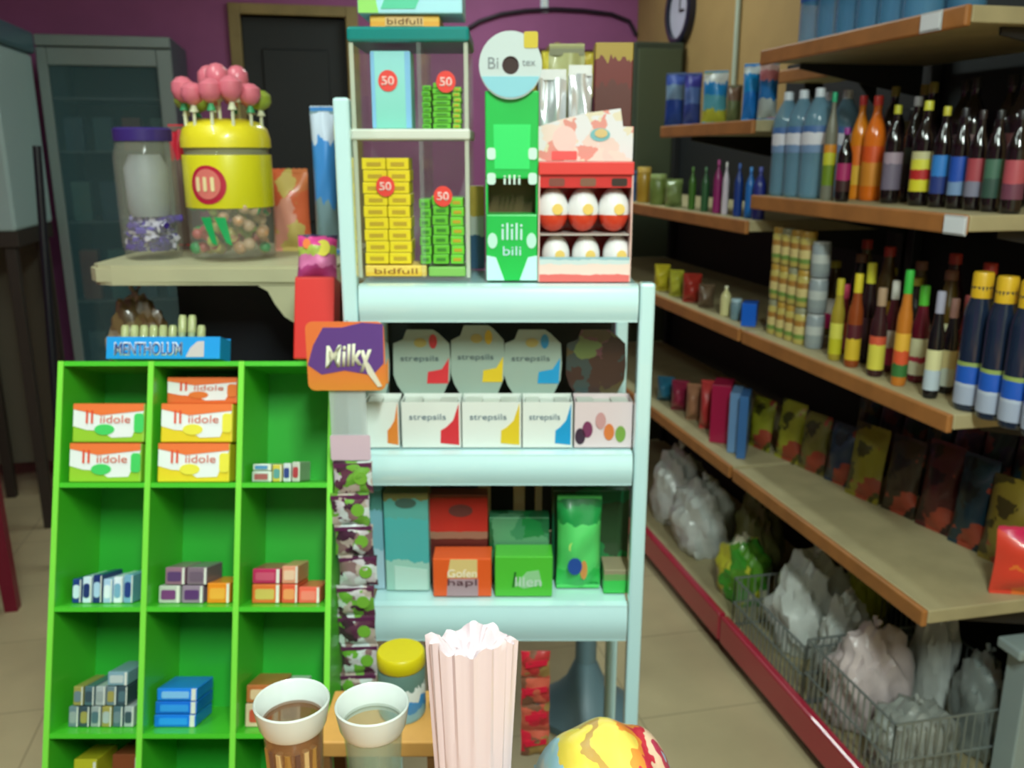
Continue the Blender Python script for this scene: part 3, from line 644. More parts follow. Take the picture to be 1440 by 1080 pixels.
# yellow and brown snack display on the back wall
ax0, azt = on_Y(748, 62, 4.4); ax1, azb = on_Y(856, 62, 4.4)
t = thing('snack_stand', 'dark snack stand with yellow uprights before the purple wall', 'display stand', ((ax0 + ax1) / 2, 4.5, 0)); w2 = (ax1 - ax0) / 2
ol = cm((165, 150, 40)); brn = mat('stand_brown', (70, 34, 26), .5)
obj('back_board', box(-w2, w2, .08, .10, .1, azt), brn, t)
for sx in (-w2 + .012, -w2 * .33, w2 * .25, w2 - .012): obj('upright', box(sx - .011, sx + .011, -.1, .079, 0, azt + .01, .002), ol, t)
shz = [.4, .8, 1.15, 1.42]
for zz in shz: obj('shelf', box(-w2 + .024, w2 - .024, -.14, -.101, zz, zz + .05, .003), ol, t)
for zz in shz: obj('shelf_board', box(-w2 + .024, -w2 * .33 - .012, -.099, .078, zz, zz + .01), brn, t)
sn = [((205,190,60), 'yellow'), ((150,150,100), 'sage'), ((170,160,60), 'khaki'), ((160,60,60), 'red'), ((190,170,50), 'mustard'), ((100,40,40), 'maroon')]
for j in range(6):
    xx = (ax0 + ax1) / 2 - w2 + .06 + j * (2 * w2 - .12) / 5
    _pz = azt - .24
    pouch('hanging_snack_bag', '%s snack bag hung high on the dark stand by the purple wall' % sn[j][1], 'snack bag', xx, 4.33, _pz, .055, .2, .03, cm(sn[j][0]), rz=0, seed=j)
# black cable across the purple wall
t = thing('wall_cable', 'thin black cable sagging across the purple wall', 'cable', (0, YB - .012, 0))
pts = []
for px, py in [(640, 60), (655, 42), (675, 30), (705, 20), (740, 15), (780, 13), (820, 15), (860, 20), (885, 30), (895, 50)]:
    xx, zz = on_Y(px, py, YB - .012); pts.append((xx, 0, zz))
bm = bmesh.new(); tube(bm, pts, .011, 8); obj('cable', bm, mat('cable_black', (40, 22, 40), .5), t, True)
wx, wz = on_Y(765, 5, YB)
t = thing('wall_light_plate', 'small white plate standing in for a light high on the purple wall', 'fitting', (wx, YB - .001, wz))  # plain white plate built in place of a small light
obj('light_plate', box(-.02, .02, -.012, 0, -.045, .045, .003), cm((225, 235, 245)), t); obj('plate_knob', box(-.007, .007, -.018, -.012, -.012, .012, .002), cm((245, 245, 245)), t)

# ================================================================ LEFT COUNTER WITH JARS
vs = 1.60; zs = 1.304
beige = mat('counter_beige', (190, 185, 150), .45, noise=.05, nscale=8)
uL, uR = U(116, vs, zs), U(478, vs, zs)
t = thing('service_counter', 'beige-topped counter with bracket corner behind the green cubby display', 'counter', W((uL + uR) / 2, vs, 0), CR)
um = (uL + uR) / 2; hw = (uR - uL) / 2
bm = bmesh.new()
out = [(-hw, .03), (-hw + .02, .004), (-hw + .05, 0), (hw, 0), (hw, .42), (-hw + .1, .42), (-hw + .03, .38), (-hw, .3)]
a = [bm.verts.new((x, y, zs - .036)) for x, y in out]; b_ = [bm.verts.new((x, y, zs)) for x, y in out]
bm.faces.new(a[::-1]); bm.faces.new(b_)
for i in range(len(out)): bm.faces.new((a[i], a[(i + 1) % len(out)], b_[(i + 1) % len(out)], b_[i]))
bmesh.ops.bevel(bm, geom=[e for e in bm.edges if abs(e.verts[0].co.z - e.verts[1].co.z) < 1e-5], offset=.006, segments=2, affect='EDGES')
obj('countertop', bm, beige, t)
bu = lambda px, z: U(px, vs, z) - um
pp = []
for px, py in [(362, 398), (376, 410), (386, 428), (400, 446), (416, 456), (452, 462), (452, 398)]:
    z_ = min(Z(py, vs), zs - .037); pp.append((bu(px, z_), z_))
obj('corner_bracket', prism(bmesh.new(), pp, .003, .05), beige, t)
obj('dark_panel', box(-hw + .09, hw - .02, .2, .22, 0, zs - .037), mat('counter_dark', (16, 20, 26), .6), t)
obj('side_panel', box(hw - .06, hw - .03, .051, .19, 0, zs - .037), mat('counter_dark', (16, 20, 26), .6), t)
obj('side_panel', box(-hw + .19, -hw + .22, .23, .40, 0, zs - .037), mat('counter_dark', (16, 20, 26), .6), t)
# brown paper sack standing on a shelf beneath
obj('inner_shelf', box(-hw + .03, hw - .07, .03, .195, 1.03, 1.05), mat('counter_dark', (16, 20, 26), .6), t)
u_, zb_, w_, h_ = cface(148, 232, 408, 505, 1.68, 1.0505)
sack('crumpled brown and beige paper bag under the counter top', W(u_, 1.7, 0).x, W(u_, 1.7, 0).y, 1.0505, w_, min(h_, .19), .10, patches('brown_bag', [(110, 84, 52), (150, 138, 112), (84, 66, 40), (120, 100, 60)], 22), 12, rz=CR)

# big jar with purple lid
vj = 1.72
def cthing(name, label, cat, u, v, z, group=None, rz=CR): return thing(name, label, cat, W(u, v, z + .0005), rz, group)
u_, zb_, w_, h_ = cface(167, 250, 180, 366, vj, zs)
t = cthing('candy_jar', 'clear candy jar with purple lid, left of the yellow lollipop jar', 'jar', u_, vj, zs)
r = w_ / 2
glass = clear('jar_glass', (190, 190, 170), .22, .05)
obj('jar_body', lat([(r * .8, 0), (r * .92, .006), (r, .03), (r, h_ * .78), (r * .92, h_ * .86), (r * .86, h_ * .9)], n=32), glass, t, True)
obj('lid', lat([(r * .92, h_ * .9), (r * .94, h_ * .985), (r * .86, h_)], n=32), mat('lid_purple', (58, 42, 118), .35), t, True)
bm = bmesh.new()
lathe(bm, [(r * .6, h_ * .33), (r * .68, h_ * .40), (r * .70, h_ * .70), (r * .5, h_ * .8)], n=24)
obj('grey_wrapper_bundle', bm, mat('greyish_wrap', (150, 158, 165), .5, noise=.1, nscale=15), t, True)
rnd = random.Random(4)
bm = bmesh.new()
for k in range(110):
    a = rnd.uniform(0, 2 * PI); q = rnd.uniform(.1, .80) * r; zz = .012 + .0085 * (k % 7)
    M = Matrix.Translation((q * math.cos(a), q * math.sin(a), zz + .010)) @ Matrix.Rotation(rnd.uniform(0, 3), 4, 'Z') @ Matrix.Rotation(rnd.uniform(-.8, .8), 4, 'X')
    bx(bm, -.015, .015, -.006, .006, -.006, .006, .002, M)
obj('purple_sweets', bm, patches('purple_sw', [(70, 40, 150), (220, 215, 235), (90, 60, 190), (50, 30, 110)], 60, .25), t)['kind'] = 'stuff'
# lollipop jar
u_, zb_, w_, h_ = cface(262, 384, 168, 368, vj, zs)
t = cthing('lollipop_jar', 'large lollipop jar with yellow lid and yellow label carrying a red oval', 'jar', u_, vj, zs); r = w_ / 2
obj('jar_body', lat([(r * .82, 0), (r * .95, .008), (r * .97, .03), (r * .97, h_ * .74), (r * .9, h_ * .78)], n=36), glass, t, True)
yel = mat('jar_yellow', (238, 222, 40), .35, coat=.4)
obj('lid', lat([(r * .99, h_ * .80), (r * .99, h_ * .86), (r * .93, h_ * .93), (r * .78, h_ * .975), (r * .5, h_), (0.0001, h_)], n=36), yel, t, True)
obj('grey_collar', lat([(r * .92, h_ * .755), (r * .94, h_ * .80)], n=36), mat('collar_grey', (150, 150, 110), .4), t, True)
lb = obj('label_band', lat([(r * .98, h_ * .38), (r * .985, h_ * .385), (r * .985, h_ * .745), (r * .98, h_ * .75)], n=36, cap=False), mat('label_yellow', (226, 218, 30), .35, coat=.4), t, True)
def wrap_patch(parent, pts, R, m, name, off=.0012):       # flat outline bent onto a cylinder of radius R, facing -y
    bm = bmesh.new(); prism(bm, pts, 0, .001)
    bmesh.ops.triangulate(bm, faces=bm.faces); bmesh.ops.subdivide_edges(bm, edges=bm.edges[:], cuts=3, use_grid_fill=True)
    for v in bm.verts:
        a = v.co.x / R; rr_ = R + off - v.co.y
        v.co = Vector((math.sin(a) * rr_, -math.cos(a) * rr_, v.co.z))
    return obj(name, bm, m, parent)
R_ = r * .985
wrap_patch(lb, ellipse(-r * .18, h_ * .545, r * .42, h_ * .135), R_, cm((190, 30, 60)), 'red_oval')
wrap_patch(lb, ellipse(-r * .18, h_ * .55, r * .30, h_ * .105), R_, cm((225, 120, 110)), 'oval_centre', .0026)
for k, dx in enumerate((-.14, -.02, .1)):
    wrap_patch(lb, rrect(-r * .18 + dx * r * 1.4 - r * .05, -r * .18 + dx * r * 1.4 + r * .03, h_ * .50, h_ * .60, r * .03), R_, cm((245, 225, 170)), 'lettering', .0040)
bm = bmesh.new(); rnd = random.Random(9)
for k in range(90):
    a = rnd.uniform(0, 2 * PI); q = math.sqrt(rnd.uniform(.05, .72)) * r; zz = .018 + rnd.uniform(0, h_ * .34)
    g = bmesh.ops.create_icosphere(bm, subdivisions=2, radius=rnd.uniform(.010, .013)); bmesh.ops.translate(bm, vec=(q * math.cos(a), q * math.sin(a), zz), verts=g['verts'])
o = obj('wrapped_sweets', bm, patches('sweet_mix', [(200, 150, 110), (205, 190, 110), (40, 160, 90), (190, 90, 90), (170, 190, 90), (215, 180, 150)], 26, .3), t, True); o['kind'] = 'stuff'
for s, xx in ((1, -.30), (1, .02)):
    wrap_patch(t, [(r * (xx - .1), h_ * .32), (r * (xx + .14), h_ * .32), (r * (xx + .24), h_ * .12), (r * (xx + .12), h_ * .14)], r * .972, cm((20, 165, 90)), 'green_ribbon_print', .002)
# lollipops stuck in the lid: separate things
for k in range(15):
    a = 2 * PI * k / 12; q = r * (.84 if k < 12 else .36)
    if k >= 12: a = k * 2.094 + .6
    lx, ly = q * math.cos(a), q * math.sin(a)
    zl = zs + h_ * (.95 if q > r * .5 else 1.0)
    wl = W(u_ + lx, vj + ly, 0)
    pk = k not in (0, 6, 1, 5)
    col = [(226, 110, 130), (236, 150, 165), (220, 90, 110), (215, 190, 195)][k % 4] if pk else (150, 170, 60)
    lt = 'pink wrapped lollipop standing in the yellow jar lid' if pk else 'green wrapped lollipop standing in the rim of the yellow jar lid'
    p = thing('lollipop', lt, 'lollipop', (wl.x, wl.y, zl - .002), 0, 'pink lollipops in the jar lid' if pk else 'green lollipops in the jar lid')
    hh = (.072 if pk else .055) + (.014 if k >= 12 else .006 * math.sin(k * 2.1))
    if pk: col = (226, 120, 138)
    bm = bmesh.new(); tube(bm, [(0, 0, 0), (0, 0, hh * .7)], .003, 6); obj('stick', bm, cm((225, 230, 200)), p)
    obj('wrapped_head', lat([(.004, hh * .55), (.016, hh * .66), (.0205, hh * .82), (.0195, hh * 1.0), (.010, hh * 1.12), (.0001, hh * 1.15)], n=14), cm(col, .3), p, True)
    obj('wrapper_skirt', lat([(.008, hh * .38), (.004, hh * .56)], n=10, cap=False), cm((60, 170, 110) if k % 2 else (220, 225, 190)), p)
# small things around
def ball(label, px, py, v, rad, col, name='wrapped_sweet', zb=None):
    z = Z(py, v) - rad if zb is None else zb
    u = U(px, v, z + rad); p = W(u, v, z)
    return sack(label, p.x, p.y, z, rad * 2, rad * 2, rad * 1.6, cm(col, .35), int(px), 'bag', name, CR)
u_, zb_, w_, h_ = cface(246, 264, 176, 366, 1.95, .1)
def standing(label, px0, px1, pyt, v, zb, m, dep=.05, name='pouch', cat='bag', seed=3):
    u, z, w_, h_ = cface(px0, px1, pyt, 0, v, zb); p = W(u, v, 0)
    return pouch(name, label, cat, p.x, p.y, zb, w_, h_, dep, m, rz=CR, seed=seed)
standing('slim red topped pouch between the two jars', 244, 266, 176, 1.86, zs, bands('red_top_p', [(0, (120, 100, 90)), (.75, (215, 40, 60))]), .03)
standing('orange and pink sweet bag right of the lollipop jar', 383, 436, 238, 1.84, zs, patches('org_pink', [(225, 130, 80), (235, 160, 140), (215, 190, 110), (230, 110, 70)], 22), .05, seed=6)
standing('pale blue and white bag behind the rack post', 441, 476, 150, 1.76, zs, bands('blue_wh', [(0, (120, 150, 160)), (.35, (60, 140, 215)), (.8, (200, 215, 235))], warp=.12), .06, seed=8)

# ================================================================ GREEN CUBBY DISPLAY
LEAN = math.radians(19); ROW = .1815; COL = .1355; NR, NCOL = 6, 3; DEP = .14; TH = .007
vt, zt0 = 1.30, Z(508, 1.30)
LEN = NR * ROW + TH
vb, zb0 = vt - LEN * math.sin(LEAN), zt0 - LEN * math.cos(LEAN)
uc = (U(83, vt, zt0) + U(470, vt, zt0)) / 2; halfw = COL * NCOL / 2
base = W(uc, vb, zb0)
MG = Matrix.Translation(base) @ Matrix.Rotation(CR, 4, 'Z') @ Matrix.Rotation(-LEAN, 4, 'X')
t = thing('cubby_display', 'lime green leaning cubby display of small square compartments', 'display shelf', base, CR)
t.matrix_world = MG
green = mat('lime_card', (72, 196, 40), .45, coat=.25)
grback = mat('green_card_back', (38, 168, 44), .5, coat=.2)
obj('back_board', box(-halfw - TH / 2, halfw + TH / 2, DEP, DEP + .006, 0, LEN), grback, t)
edge_m = mat('lime_lit_edge', (128, 225, 70), .4)  # brighter lime paints the light caught by the divider edges
for c in range(NCOL + 1):
    x = -halfw + c * COL
    p = obj('divider', box(x - TH / 2, x + TH / 2, .001, DEP, 0, LEN), green, t); obj('front_edge', box(x - TH / 2 - .0006, x + TH / 2 + .0006, -.0015, .001, 0, LEN), edge_m, p)
for r_ in range(NR + 1):
    z = r_ * ROW
    for c in range(NCOL):
        x = -halfw + c * COL
        p = obj('compartment_floor' if r_ < NR else 'top_board', box(x + TH / 2, x + COL - TH / 2, .001, DEP, z, z + TH), green, t)
for sx in (-1, 1):
    obj('foot', box(sx * halfw - .012, sx * halfw + .012, .02, .10, -.10, -.0005), green, t)
obj('prop_leg', prism(bmesh.new(), [(-.02, LEN * .72), (.02, LEN * .72), (.02, -.02), (-.02, -.02)], DEP + .007, DEP + .02), green, t)
def cell(row, col):      # row 0 = top; returns local left x, floor z, right x
    return -halfw + col * COL + TH / 2, (NR - 1 - row) * ROW + TH
def cub(name, label, cat, lx, lz, y=.03, group=None, tilt=0):
    o = thing(name, label, cat, (0, 0, 0), 0, group)
    o.matrix_world = MG @ Matrix.Translation((lx, y, lz + .0006)) @ Matrix.Rotation(tilt, 4, 'Y')
    return o
# top row: orange banded cartons, two per pile
og = (238, 120, 60)
def tissue(label, lx, lz, base_c, blob_c, y=.012, hh=.058):
    o = cub('candy_carton', label, 'box', lx, lz, y)
    W_ = .108
    obj('carton', box(-W_ / 2, W_ / 2, 0, .095, 0, hh, .002), cm(base_c), o)
    poly(o, [(-W_ / 2 + .001, hh * .42), (-W_ * .30, hh * .32), (-W_ * .1, hh * .30), (W_ * .05, hh * .12), (W_ * .33, hh * .14), (W_ * .42, hh * .55), (W_ / 2 - .001, hh * .8), (W_ / 2 - .001, hh * .97), (-W_ / 2 + .001, hh * .97)], cm((232, 236, 236)), 'white_print')
    poly(o, [(-W_ / 2 + .001, hh * .86), (-W_ * .1, hh * .70), (W_ / 2 - .001, hh * .82), (W_ / 2 - .001, hh * .995), (-W_ / 2 + .001, hh * .995)], cm(og), 'orange_band', -.0009)
    poly(o, ellipse(-W_ * .05, hh * .33, W_ * .14, hh * .14), cm(blob_c), 'fruit_print', -.0009)
    poly(o, rrect(W_ * .36, W_ * .495, hh * .25, hh * .75, .005), cm(blob_c), 'corner_print', -.0009)
    text(o, 'll', -W_ * .26, hh * .66, W_ * .10, cm((225, 80, 50)), -.0018, hh * .34)
    text(o, 'iidole', W_ * .10, hh * .60, W_ * .42, cm((215, 110, 90)), -.0018, hh * .2)
    obj('orange_top', box(-W_ / 2, W_ / 2, .001, .094, hh, hh + .0006), cm((225, 100, 40)), o)
    return o
x, z = cell(0, 0); cx_ = x + COL * .46
tissue('orange, white and green carton at the bottom of the left pile', cx_, z, (150, 200, 50), (70, 205, 100))
tissue('orange, white and green carton on top of the left pile', cx_ + .003, z + .0596, (150, 200, 50), (70, 205, 100))
x, z = cell(0, 1); cx_ = x + COL * .44
tissue('orange, white and yellow carton at the bottom of the middle pile', cx_, z, (232, 205, 40), (235, 225, 70))
tissue('orange, white and yellow carton second in the middle pile', cx_ + .003, z + .0596, (232, 205, 40), (235, 225, 70))
tissue('orange, white and yellow carton topmost and pushed back in the middle pile', cx_ + .002, z + .1192, (225, 110, 50), (225, 120, 50), .035, .040)
def packs(row, col, items, y=.03):
    x, z = cell(row, col)
    for (fx, fz, w_, h_, c1, c2, lab, tl) in items:
        o = cub('gum_pack', lab, 'pack', x + fx, z + fz, y, None, tl)
        obj('wrapper', box(-w_ / 2, w_ / 2, 0, .072, 0, h_, .0015), cm(c1, .3), o)
        if c2: poly(o, rrect(-w_ * .38, w_ * .30, h_ * .2, h_ * .75, h_ * .1), cm(c2), 'printed_stripe')
        poly(o, [(w_ * .36, h_ * .03), (w_ * .47, h_ * .03), (w_ * .47, h_ * .97), (w_ * .36, h_ * .97)], cm((225, 225, 215)), 'end_print')
packs(0, 2, [(.022, 0, .03, .016, (190,200,190), (170,90,90), 'grey white pack lying leftmost in the top right cubby', 0), (.045, 0, .014, .026, (210,190,70), (90,150,150), 'yellow upright pack in the top right cubby', 0), (.060, 0, .012, .028, (200,205,210), (40,60,130), 'silver upright pack right of the yellow one in top right cubby', 0), (.0735, 0, .012, .030, (190,190,180), (170,50,60), 'white upright pack rightmost in the top right cubby', 0), (.022, .017, .028, .010, (205,210,200), (80,140,190), 'thin pale pack on the leftmost of the top right cubby', 0)])
bw = [(30,60,130),(205,225,240),(24,50,110),(170,200,230),(225,235,245),(120,170,200)]
bn = ['navy', 'pale blue', 'dark navy', 'light steel', 'white', 'sky grey']
packs(1, 0, [(.018 + .0155 * k, 0, .0135, .036 + .003 * (k % 3), bw[k], bw[(k + 1) % 6], '%s upright gum pack in the row of six in the left cubby' % bn[k], 0) for k in range(6)])
packs(1, 1, [(.022, 0, .032, .026, (190,195,185), (120,60,120), 'grey mauve pack low at left in the middle cubby', 0), (.057, 0, .032, .026, (150,130,150), (90,50,110), 'mauve pack low right in the middle cubby', 0), (.030, .0272, .030, .026, (150,110,130), (90,60,110), 'dusty purple pack stacked upper left', 0), (.063, .0272, .030, .026, (130,110,125), (110,90,110), 'grey purple pack stacked upper right', 0), (.096, 0, .034, .030, (236,140,30), (240,170,60), 'plain orange pack beside the purple stack', 0)])
packs(1, 2, [(.032, 0, .042, .028, (225,110,50), (205,180,90), 'orange pack low at left with a magenta one on it', 0), (.0675, 0, .024, .028, (226,90,60), (235,150,90), 'red orange pack low beside the magenta stack', 0), (.032, .0292, .042, .022, (190,40,90), (200,80,110), 'magenta pack on the orange one', 0), (.0675, .0292, .024, .026, (226,150,120), (230,190,160), 'peach pack on the red orange one', 0), (.097, 0, .032, .024, (238,100,80), (240,130,110), 'coral pack lying alone at right of the magenta stack', 0)])
gc = [(110,130,140),(60,80,90),(150,160,160),(160,150,80),(80,110,120),(170,180,180)]
gn = ['slate', 'dark slate', 'pale grey', 'khaki', 'teal grey', 'silver']
packs(2, 0, [(.020 + .0165 * k, 0, .0145, .030, gc[k], gc[(k + 2) % 6], '%s pack in the lower tier of the grey pile' % gn[k], 0) for k in range(6)] + [(.026 + .0165 * k, .0312, .0145, .028, gc[(k + 3) % 6], gc[k], '%s pack in the upper tier of the grey pile' % gn[(k + 3) % 6], 0) for k in range(5)] + [(.084, .0604, .030, .02, (130,165,180), (190,200,200), 'pale blue grey pack topmost on the grey pile', 0)])
packs(2, 1, [(.036, 0, .062, .018, (20,120,225), (40,150,240), 'bright blue flat pack at the bottom of three', 0), (.037, .0192, .062, .018, (20,110,215), (50,150,235), 'bright blue flat pack in the middle of three', 0), (.038, .0384, .060, .018, (30,130,235), (130,190,240), 'bright blue flat pack at the top of three', 0)])
packs(2, 2, [(.030, 0, .05, .034, (220,190,160), (200,80,60), 'cream and red box behind the left cup', 0), (.031, .0352, .05, .026, (190,110,60), (225,190,150), 'brown orange box on the cream and red one', 0), (.072, 0, .030, .058, (205,215,205), (170,190,190), 'pale upright box behind the left cup', 0)])
packs(3, 0, [(.040, .0, .034, .135, (190,185,40), None, 'tall yellow green pack in the lowest left cubby', 0), (.100, 0, .04, .142, (130,70,40), None, 'tall brown pack in the lowest left cubby', 0)])
# things on top of the cubby display
ztop = zt0 + .0; 
obj_top = MG @ Vector((0, 0, LEN))
# little level platform: the blue box leans with the top board
def topthing(name, label, cat, lx, y):
    o = thing(name, label, cat); o.matrix_world = MG @ Matrix.Translation((lx, y, LEN + TH + .0006)); return o
xb0 = U(134, vt, zt0) - uc; xb1 = U(298, vt, zt0) - uc; cxb = (xb0 + xb1) / 2; wb = xb1 - xb0
o = topthing('lip_balm_box', 'bright blue open counter box of lip balm sticks on the green display', 'box', cxb, .035)
blue = cm((20, 150, 230)); hb_ = .034
bm = bmesh.new()
bx(bm, -wb / 2, wb / 2, 0, .0015, 0, hb_); bx(bm, -wb / 2, wb / 2, .05, .0515, 0, hb_ + .003); bx(bm, -wb / 2, -wb / 2 + .0015, .0016, .0499, 0, hb_); bx(bm, wb / 2 - .0015, wb / 2, .0016, .0499, 0, hb_); bx(bm, -wb / 2 + .0016, wb / 2 - .0016, .0016, .0499, 0, .0015)
obj('tray', bm, blue, o)
text(o, 'MENTHOLUM', -wb * .13, hb_ * .45, wb * .60, cm((225, 235, 240)), -.0004, hb_ * .62, bold=.03)
text(o, 'MENTHOLUM', -wb * .13, hb_ * .45, wb * .585, cm((40, 50, 130)), -.0009, hb_ * .50)
poly(o, [(wb * .20, hb_ * .08), (wb * .36, hb_ * .08), (wb * .36, hb_ * .8), (wb * .30, hb_ * .78), (wb * .24, hb_ * .5)], cm((205, 190, 195)), 'emblem')
for k in range(9):
    lx = cxb - wb * .38 + k * wb * .085; hi = .052 + (.016 if k in (6, 7) else 0)
    q = thing('lip_balm', 'clear capped lip balm stick in the bright blue box' if k not in (6, 7) else 'lip balm stick standing higher than the rest in the blue box', 'lip balm', group='lip balms in the blue box' if k not in (6, 7) else 'raised lip balms in the blue box')
    q.matrix_world = MG @ Matrix.Translation((lx, .035 + .016, LEN + TH + .0025))
    obj('tube', lat([(.0058, 0), (.0058, hi * .6)], n=14), cm((150, 170, 130)), q, True)
    obj('cap', lat([(.0064, hi * .6), (.0064, hi * .92), (.005, hi)], n=14), clear('balm_cap', (200, 210, 150), .6), q, True)
# red tin with purple sweet bag
xr0 = U(403, vt, zt0) - uc; xr1 = U(461, vt, zt0) - uc
zr = .128
o = topthing('red_box', 'plain bright red box standing on the right of the green display', 'box', (xr0 + xr1) / 2, .04)
wr_ = xr1 - xr0
obj('carton', box(-wr_ / 2, wr_ / 2, 0, .05, 0, zr, .002), mat('red_card', (214, 40, 34), .4, coat=.3), o)
obj('lid_flap', box(-wr_ / 2 + .001, wr_ / 2 - .001, .001, .049, zr, zr + .0015), mat('red_card_dk', (190, 30, 34), .4), o)
q = thing('sweet_pouch', 'magenta and green sweet pouch standing on the red box', 'bag')
q.matrix_world = MG @ Matrix.Translation(((xr0 + xr1) / 2 - .001, .062, LEN + TH + zr + .003))
obj('bag_body', pillow(wr_ * 1.02, .07, .035, seed=5), bands('mag_pouch', [(0, (170, 60, 120)), (.25, (215, 120, 170)), (.5, (170, 190, 80)), (.7, (215, 60, 140)), (.93, (50, 30, 70))], wscale=5, warp=.15), q, True)
poly(q, ellipse(wr_ * .2, .045, wr_ * .18, .013), cm((215, 205, 60)), 'yellow_spot', -.0175); poly(q, ellipse(-wr_ * .22, .052, wr_ * .10, .008), cm((235, 120, 50)), 'orange_spot', -.0165)

# ================================================================ WHITE RACK
vr = 1.25; RL, RR, RD = -.241, .203, .30
Z1, Z2, Z3, Z4 = 1.320, 1.069, .821, .60
ru = (RL + RR) / 2; rh = (RR - RL) / 2
rack_m = mat('rack_white', (200, 238, 240), .22, coat=1)
t = thing('display_rack', 'pale blue white rack with three tray shelves of sweets and medicines', 'rack', W(ru, vr, 0), CR)
def lipprof(z0, z1):
    n = 16; pts = [(.012, z0), (.0, z0 + .002)]
    for k in range(n + 1):
        a = k / n; pts.append((-.005 * math.sin(PI * a), z0 + .004 + (z1 - z0 - .008) * a))
    pts += [(.0, z1 - .002), (.012, z1)]
    return pts
def tray(z1, z0, yb=RD - .02):
    bm = bmesh.new(); pr = lipprof(z0, z1); xa, xb = -rh + .024, rh - .024
    a = [bm.verts.new((xa, y, z)) for y, z in pr]; b2 = [bm.verts.new((xb, y, z)) for y, z in pr]
    for i in range(len(pr) - 1): bm.faces.new((a[i], b2[i], b2[i + 1], a[i + 1]))
    bm.faces.new((a[-1], b2[-1], b2[0], a[0])); bm.faces.new(a); bm.faces.new(b2[::-1])
    s = obj('shelf_tray', box(xa, xb, .0125, yb, z1 - .014, z1 - .002), rack_m, t)
    obj('front_lip', bm, rack_m, s, True)
    for xx in (xa - .0, xb - .004): obj('side_lip', box(xx, xx + .004, .013, yb, z1 - .04, z1 - .0145), rack_m, s)
    return s
tray(Z1, 1.264); tray(Z2, 1.016); tray(Z3, .756)
for x_, y_2, zt_2 in ((-rh, 0, 1.572), (rh - .022, 0, Z1 + .002), (-rh, RD - .022, Z1), (rh - .022, RD - .022, Z1)):
    obj('post', box(x_, x_ + .022, y_2 - .003, y_2 + .02, 0, zt_2, .004), rack_m, t)
obj('back_panel', box(-rh + .023, rh - .023, RD - .018, RD - .014, Z3, Z1 - .016), mat('rack_gap_dark', (30, 34, 32), .6), t)  # added dark sheet, stands in for the darkness between the shelves
bm = bmesh.new()
for zz in (.12,): obj('cross_bar', box(-rh + .023, rh - .023, RD - .016, RD - .006, zz, zz + .02), rack_m, t)
bm.free()
# ---- top of the rack: acrylic dispenser
def cbox(px0, px1, pyt, v, zb, dep, m, name, label, cat, group=None, bev=.0015):
    u, z, w_, h_ = cface(px0, px1, pyt, 0, v, zb)
    o = cthing(name, label, cat, u, v, zb, group)
    obj('carton', box(-w_ / 2, w_ / 2, 0, dep, 0, h_, bev), m, o)
    return o, w_, h_
vd = 1.29
u, z, w_, h_ = cface(497, 661, 60, 0, vd, Z1)
o = cthing('gum_dispenser', 'clear two-tier gum dispenser with teal lid on the rack top', 'dispenser', u, vd, Z1)
acr = clear('acrylic', (190, 215, 205), .16, .05); zmid = Z(188, vd) - Z1; wh = w_ / 2
for sx in (-1, 1): obj('side_wall', box(sx * (wh - .002) - .0012, sx * (wh - .002) + .0012, 0, .15, .0042, h_ - .0005), acr, o)
obj('rear_wall', box(-wh + .004, wh - .004, .148, .150, .0042, h_ - .0005), acr, o)
obj('base_plate', box(-wh, wh, 0, .15, 0, .004, .0005), acr, o)
obj('middle_shelf', box(-wh - .001, wh + .001, -.006, .147, zmid - .009, zmid + .006, .003), cm((214, 220, 208), .3), o)
obj('teal_lid', box(-wh - .001, wh + .001, -.006, .152, h_, h_ + .020, .004), cm((0, 128, 124), .3), o)
for sx in (-1, 1): obj('corner_rod', box(sx * (wh - .004) - .003, sx * (wh - .004) + .003, -.003, .001, .0042, h_ - .0005, .001), clear('acrylic_edge', (215, 225, 205), .55), o)
obj('centre_rod', box(.011, .017, -.003, .146, .0042, zmid - .010), acr, o)
obj('centre_rod', box(.011, .017, -.003, .146, zmid + .0065, h_ - .0005), acr, o)
zA = Z1 + .0045; zB = Z1 + zmid + .0065; zC = Z1 + h_ + .0205
def sticker(o_, cx, cz, r, s):
    poly(o_, ellipse(cx, cz, r, r * 1.05), cm((232, 76, 70), .35), 'price_sticker', -.0004)
    text(o_, s, cx, cz, r * 1.3, cm((250, 205, 200)), -.0014, r * .9, bold=.02)
o, w_, h_ = cbox(522, 578, 72, vd + .01, zB, .05, bands('cyan_gum', [(0, (126, 205, 190)), (.5, (140, 215, 205)), (.9, (150, 220, 220))], soft=True), 'gum_box', 'tall light cyan gum box with round red price sticker, upper tier', 'box')
sticker(o, -.004, h_ * .62, .0135, '50')
poly(o, [(-w_ / 2 + .0005, .001), (-w_ * .40, .001), (-w_ * .40, h_ - .001), (-w_ / 2 + .0005, h_ - .001)], cm((130, 190, 230)), 'blue_edge'); poly(o, [(w_ * .36, .001), (w_ * .495, .001), (w_ * .495, h_ - .001), (w_ * .36, h_ - .001)], cm((130, 190, 230)), 'blue_edge')
gm = cm((98, 190, 50), .35)
def gum_stack(px0, px1, pyt, pyb_, zb, n, m, group, label, v=vd + .012, dep=.05):
    u, z, w_, h_ = cface(px0, px1, pyt, 0, v, zb); hh = h_ / n
    for k in range(n):
        q = cthing('gum_pack', label, 'pack', u + (.0006 if k % 2 else -.0006), v, zb + k * hh, group)
        obj('wrapper', box(-w_ / 2, w_ / 2, 0, dep, 0, hh - .0007, .001), m, q)
        poly(q, [(-w_ * .3, hh * .3), (w_ * .3, hh * .3), (w_ * .3, hh * .62), (-w_ * .3, hh * .62)], cm((60, 130, 40) if m is gm else (190, 160, 40)), 'printed_stripe')
    return u, w_, h_
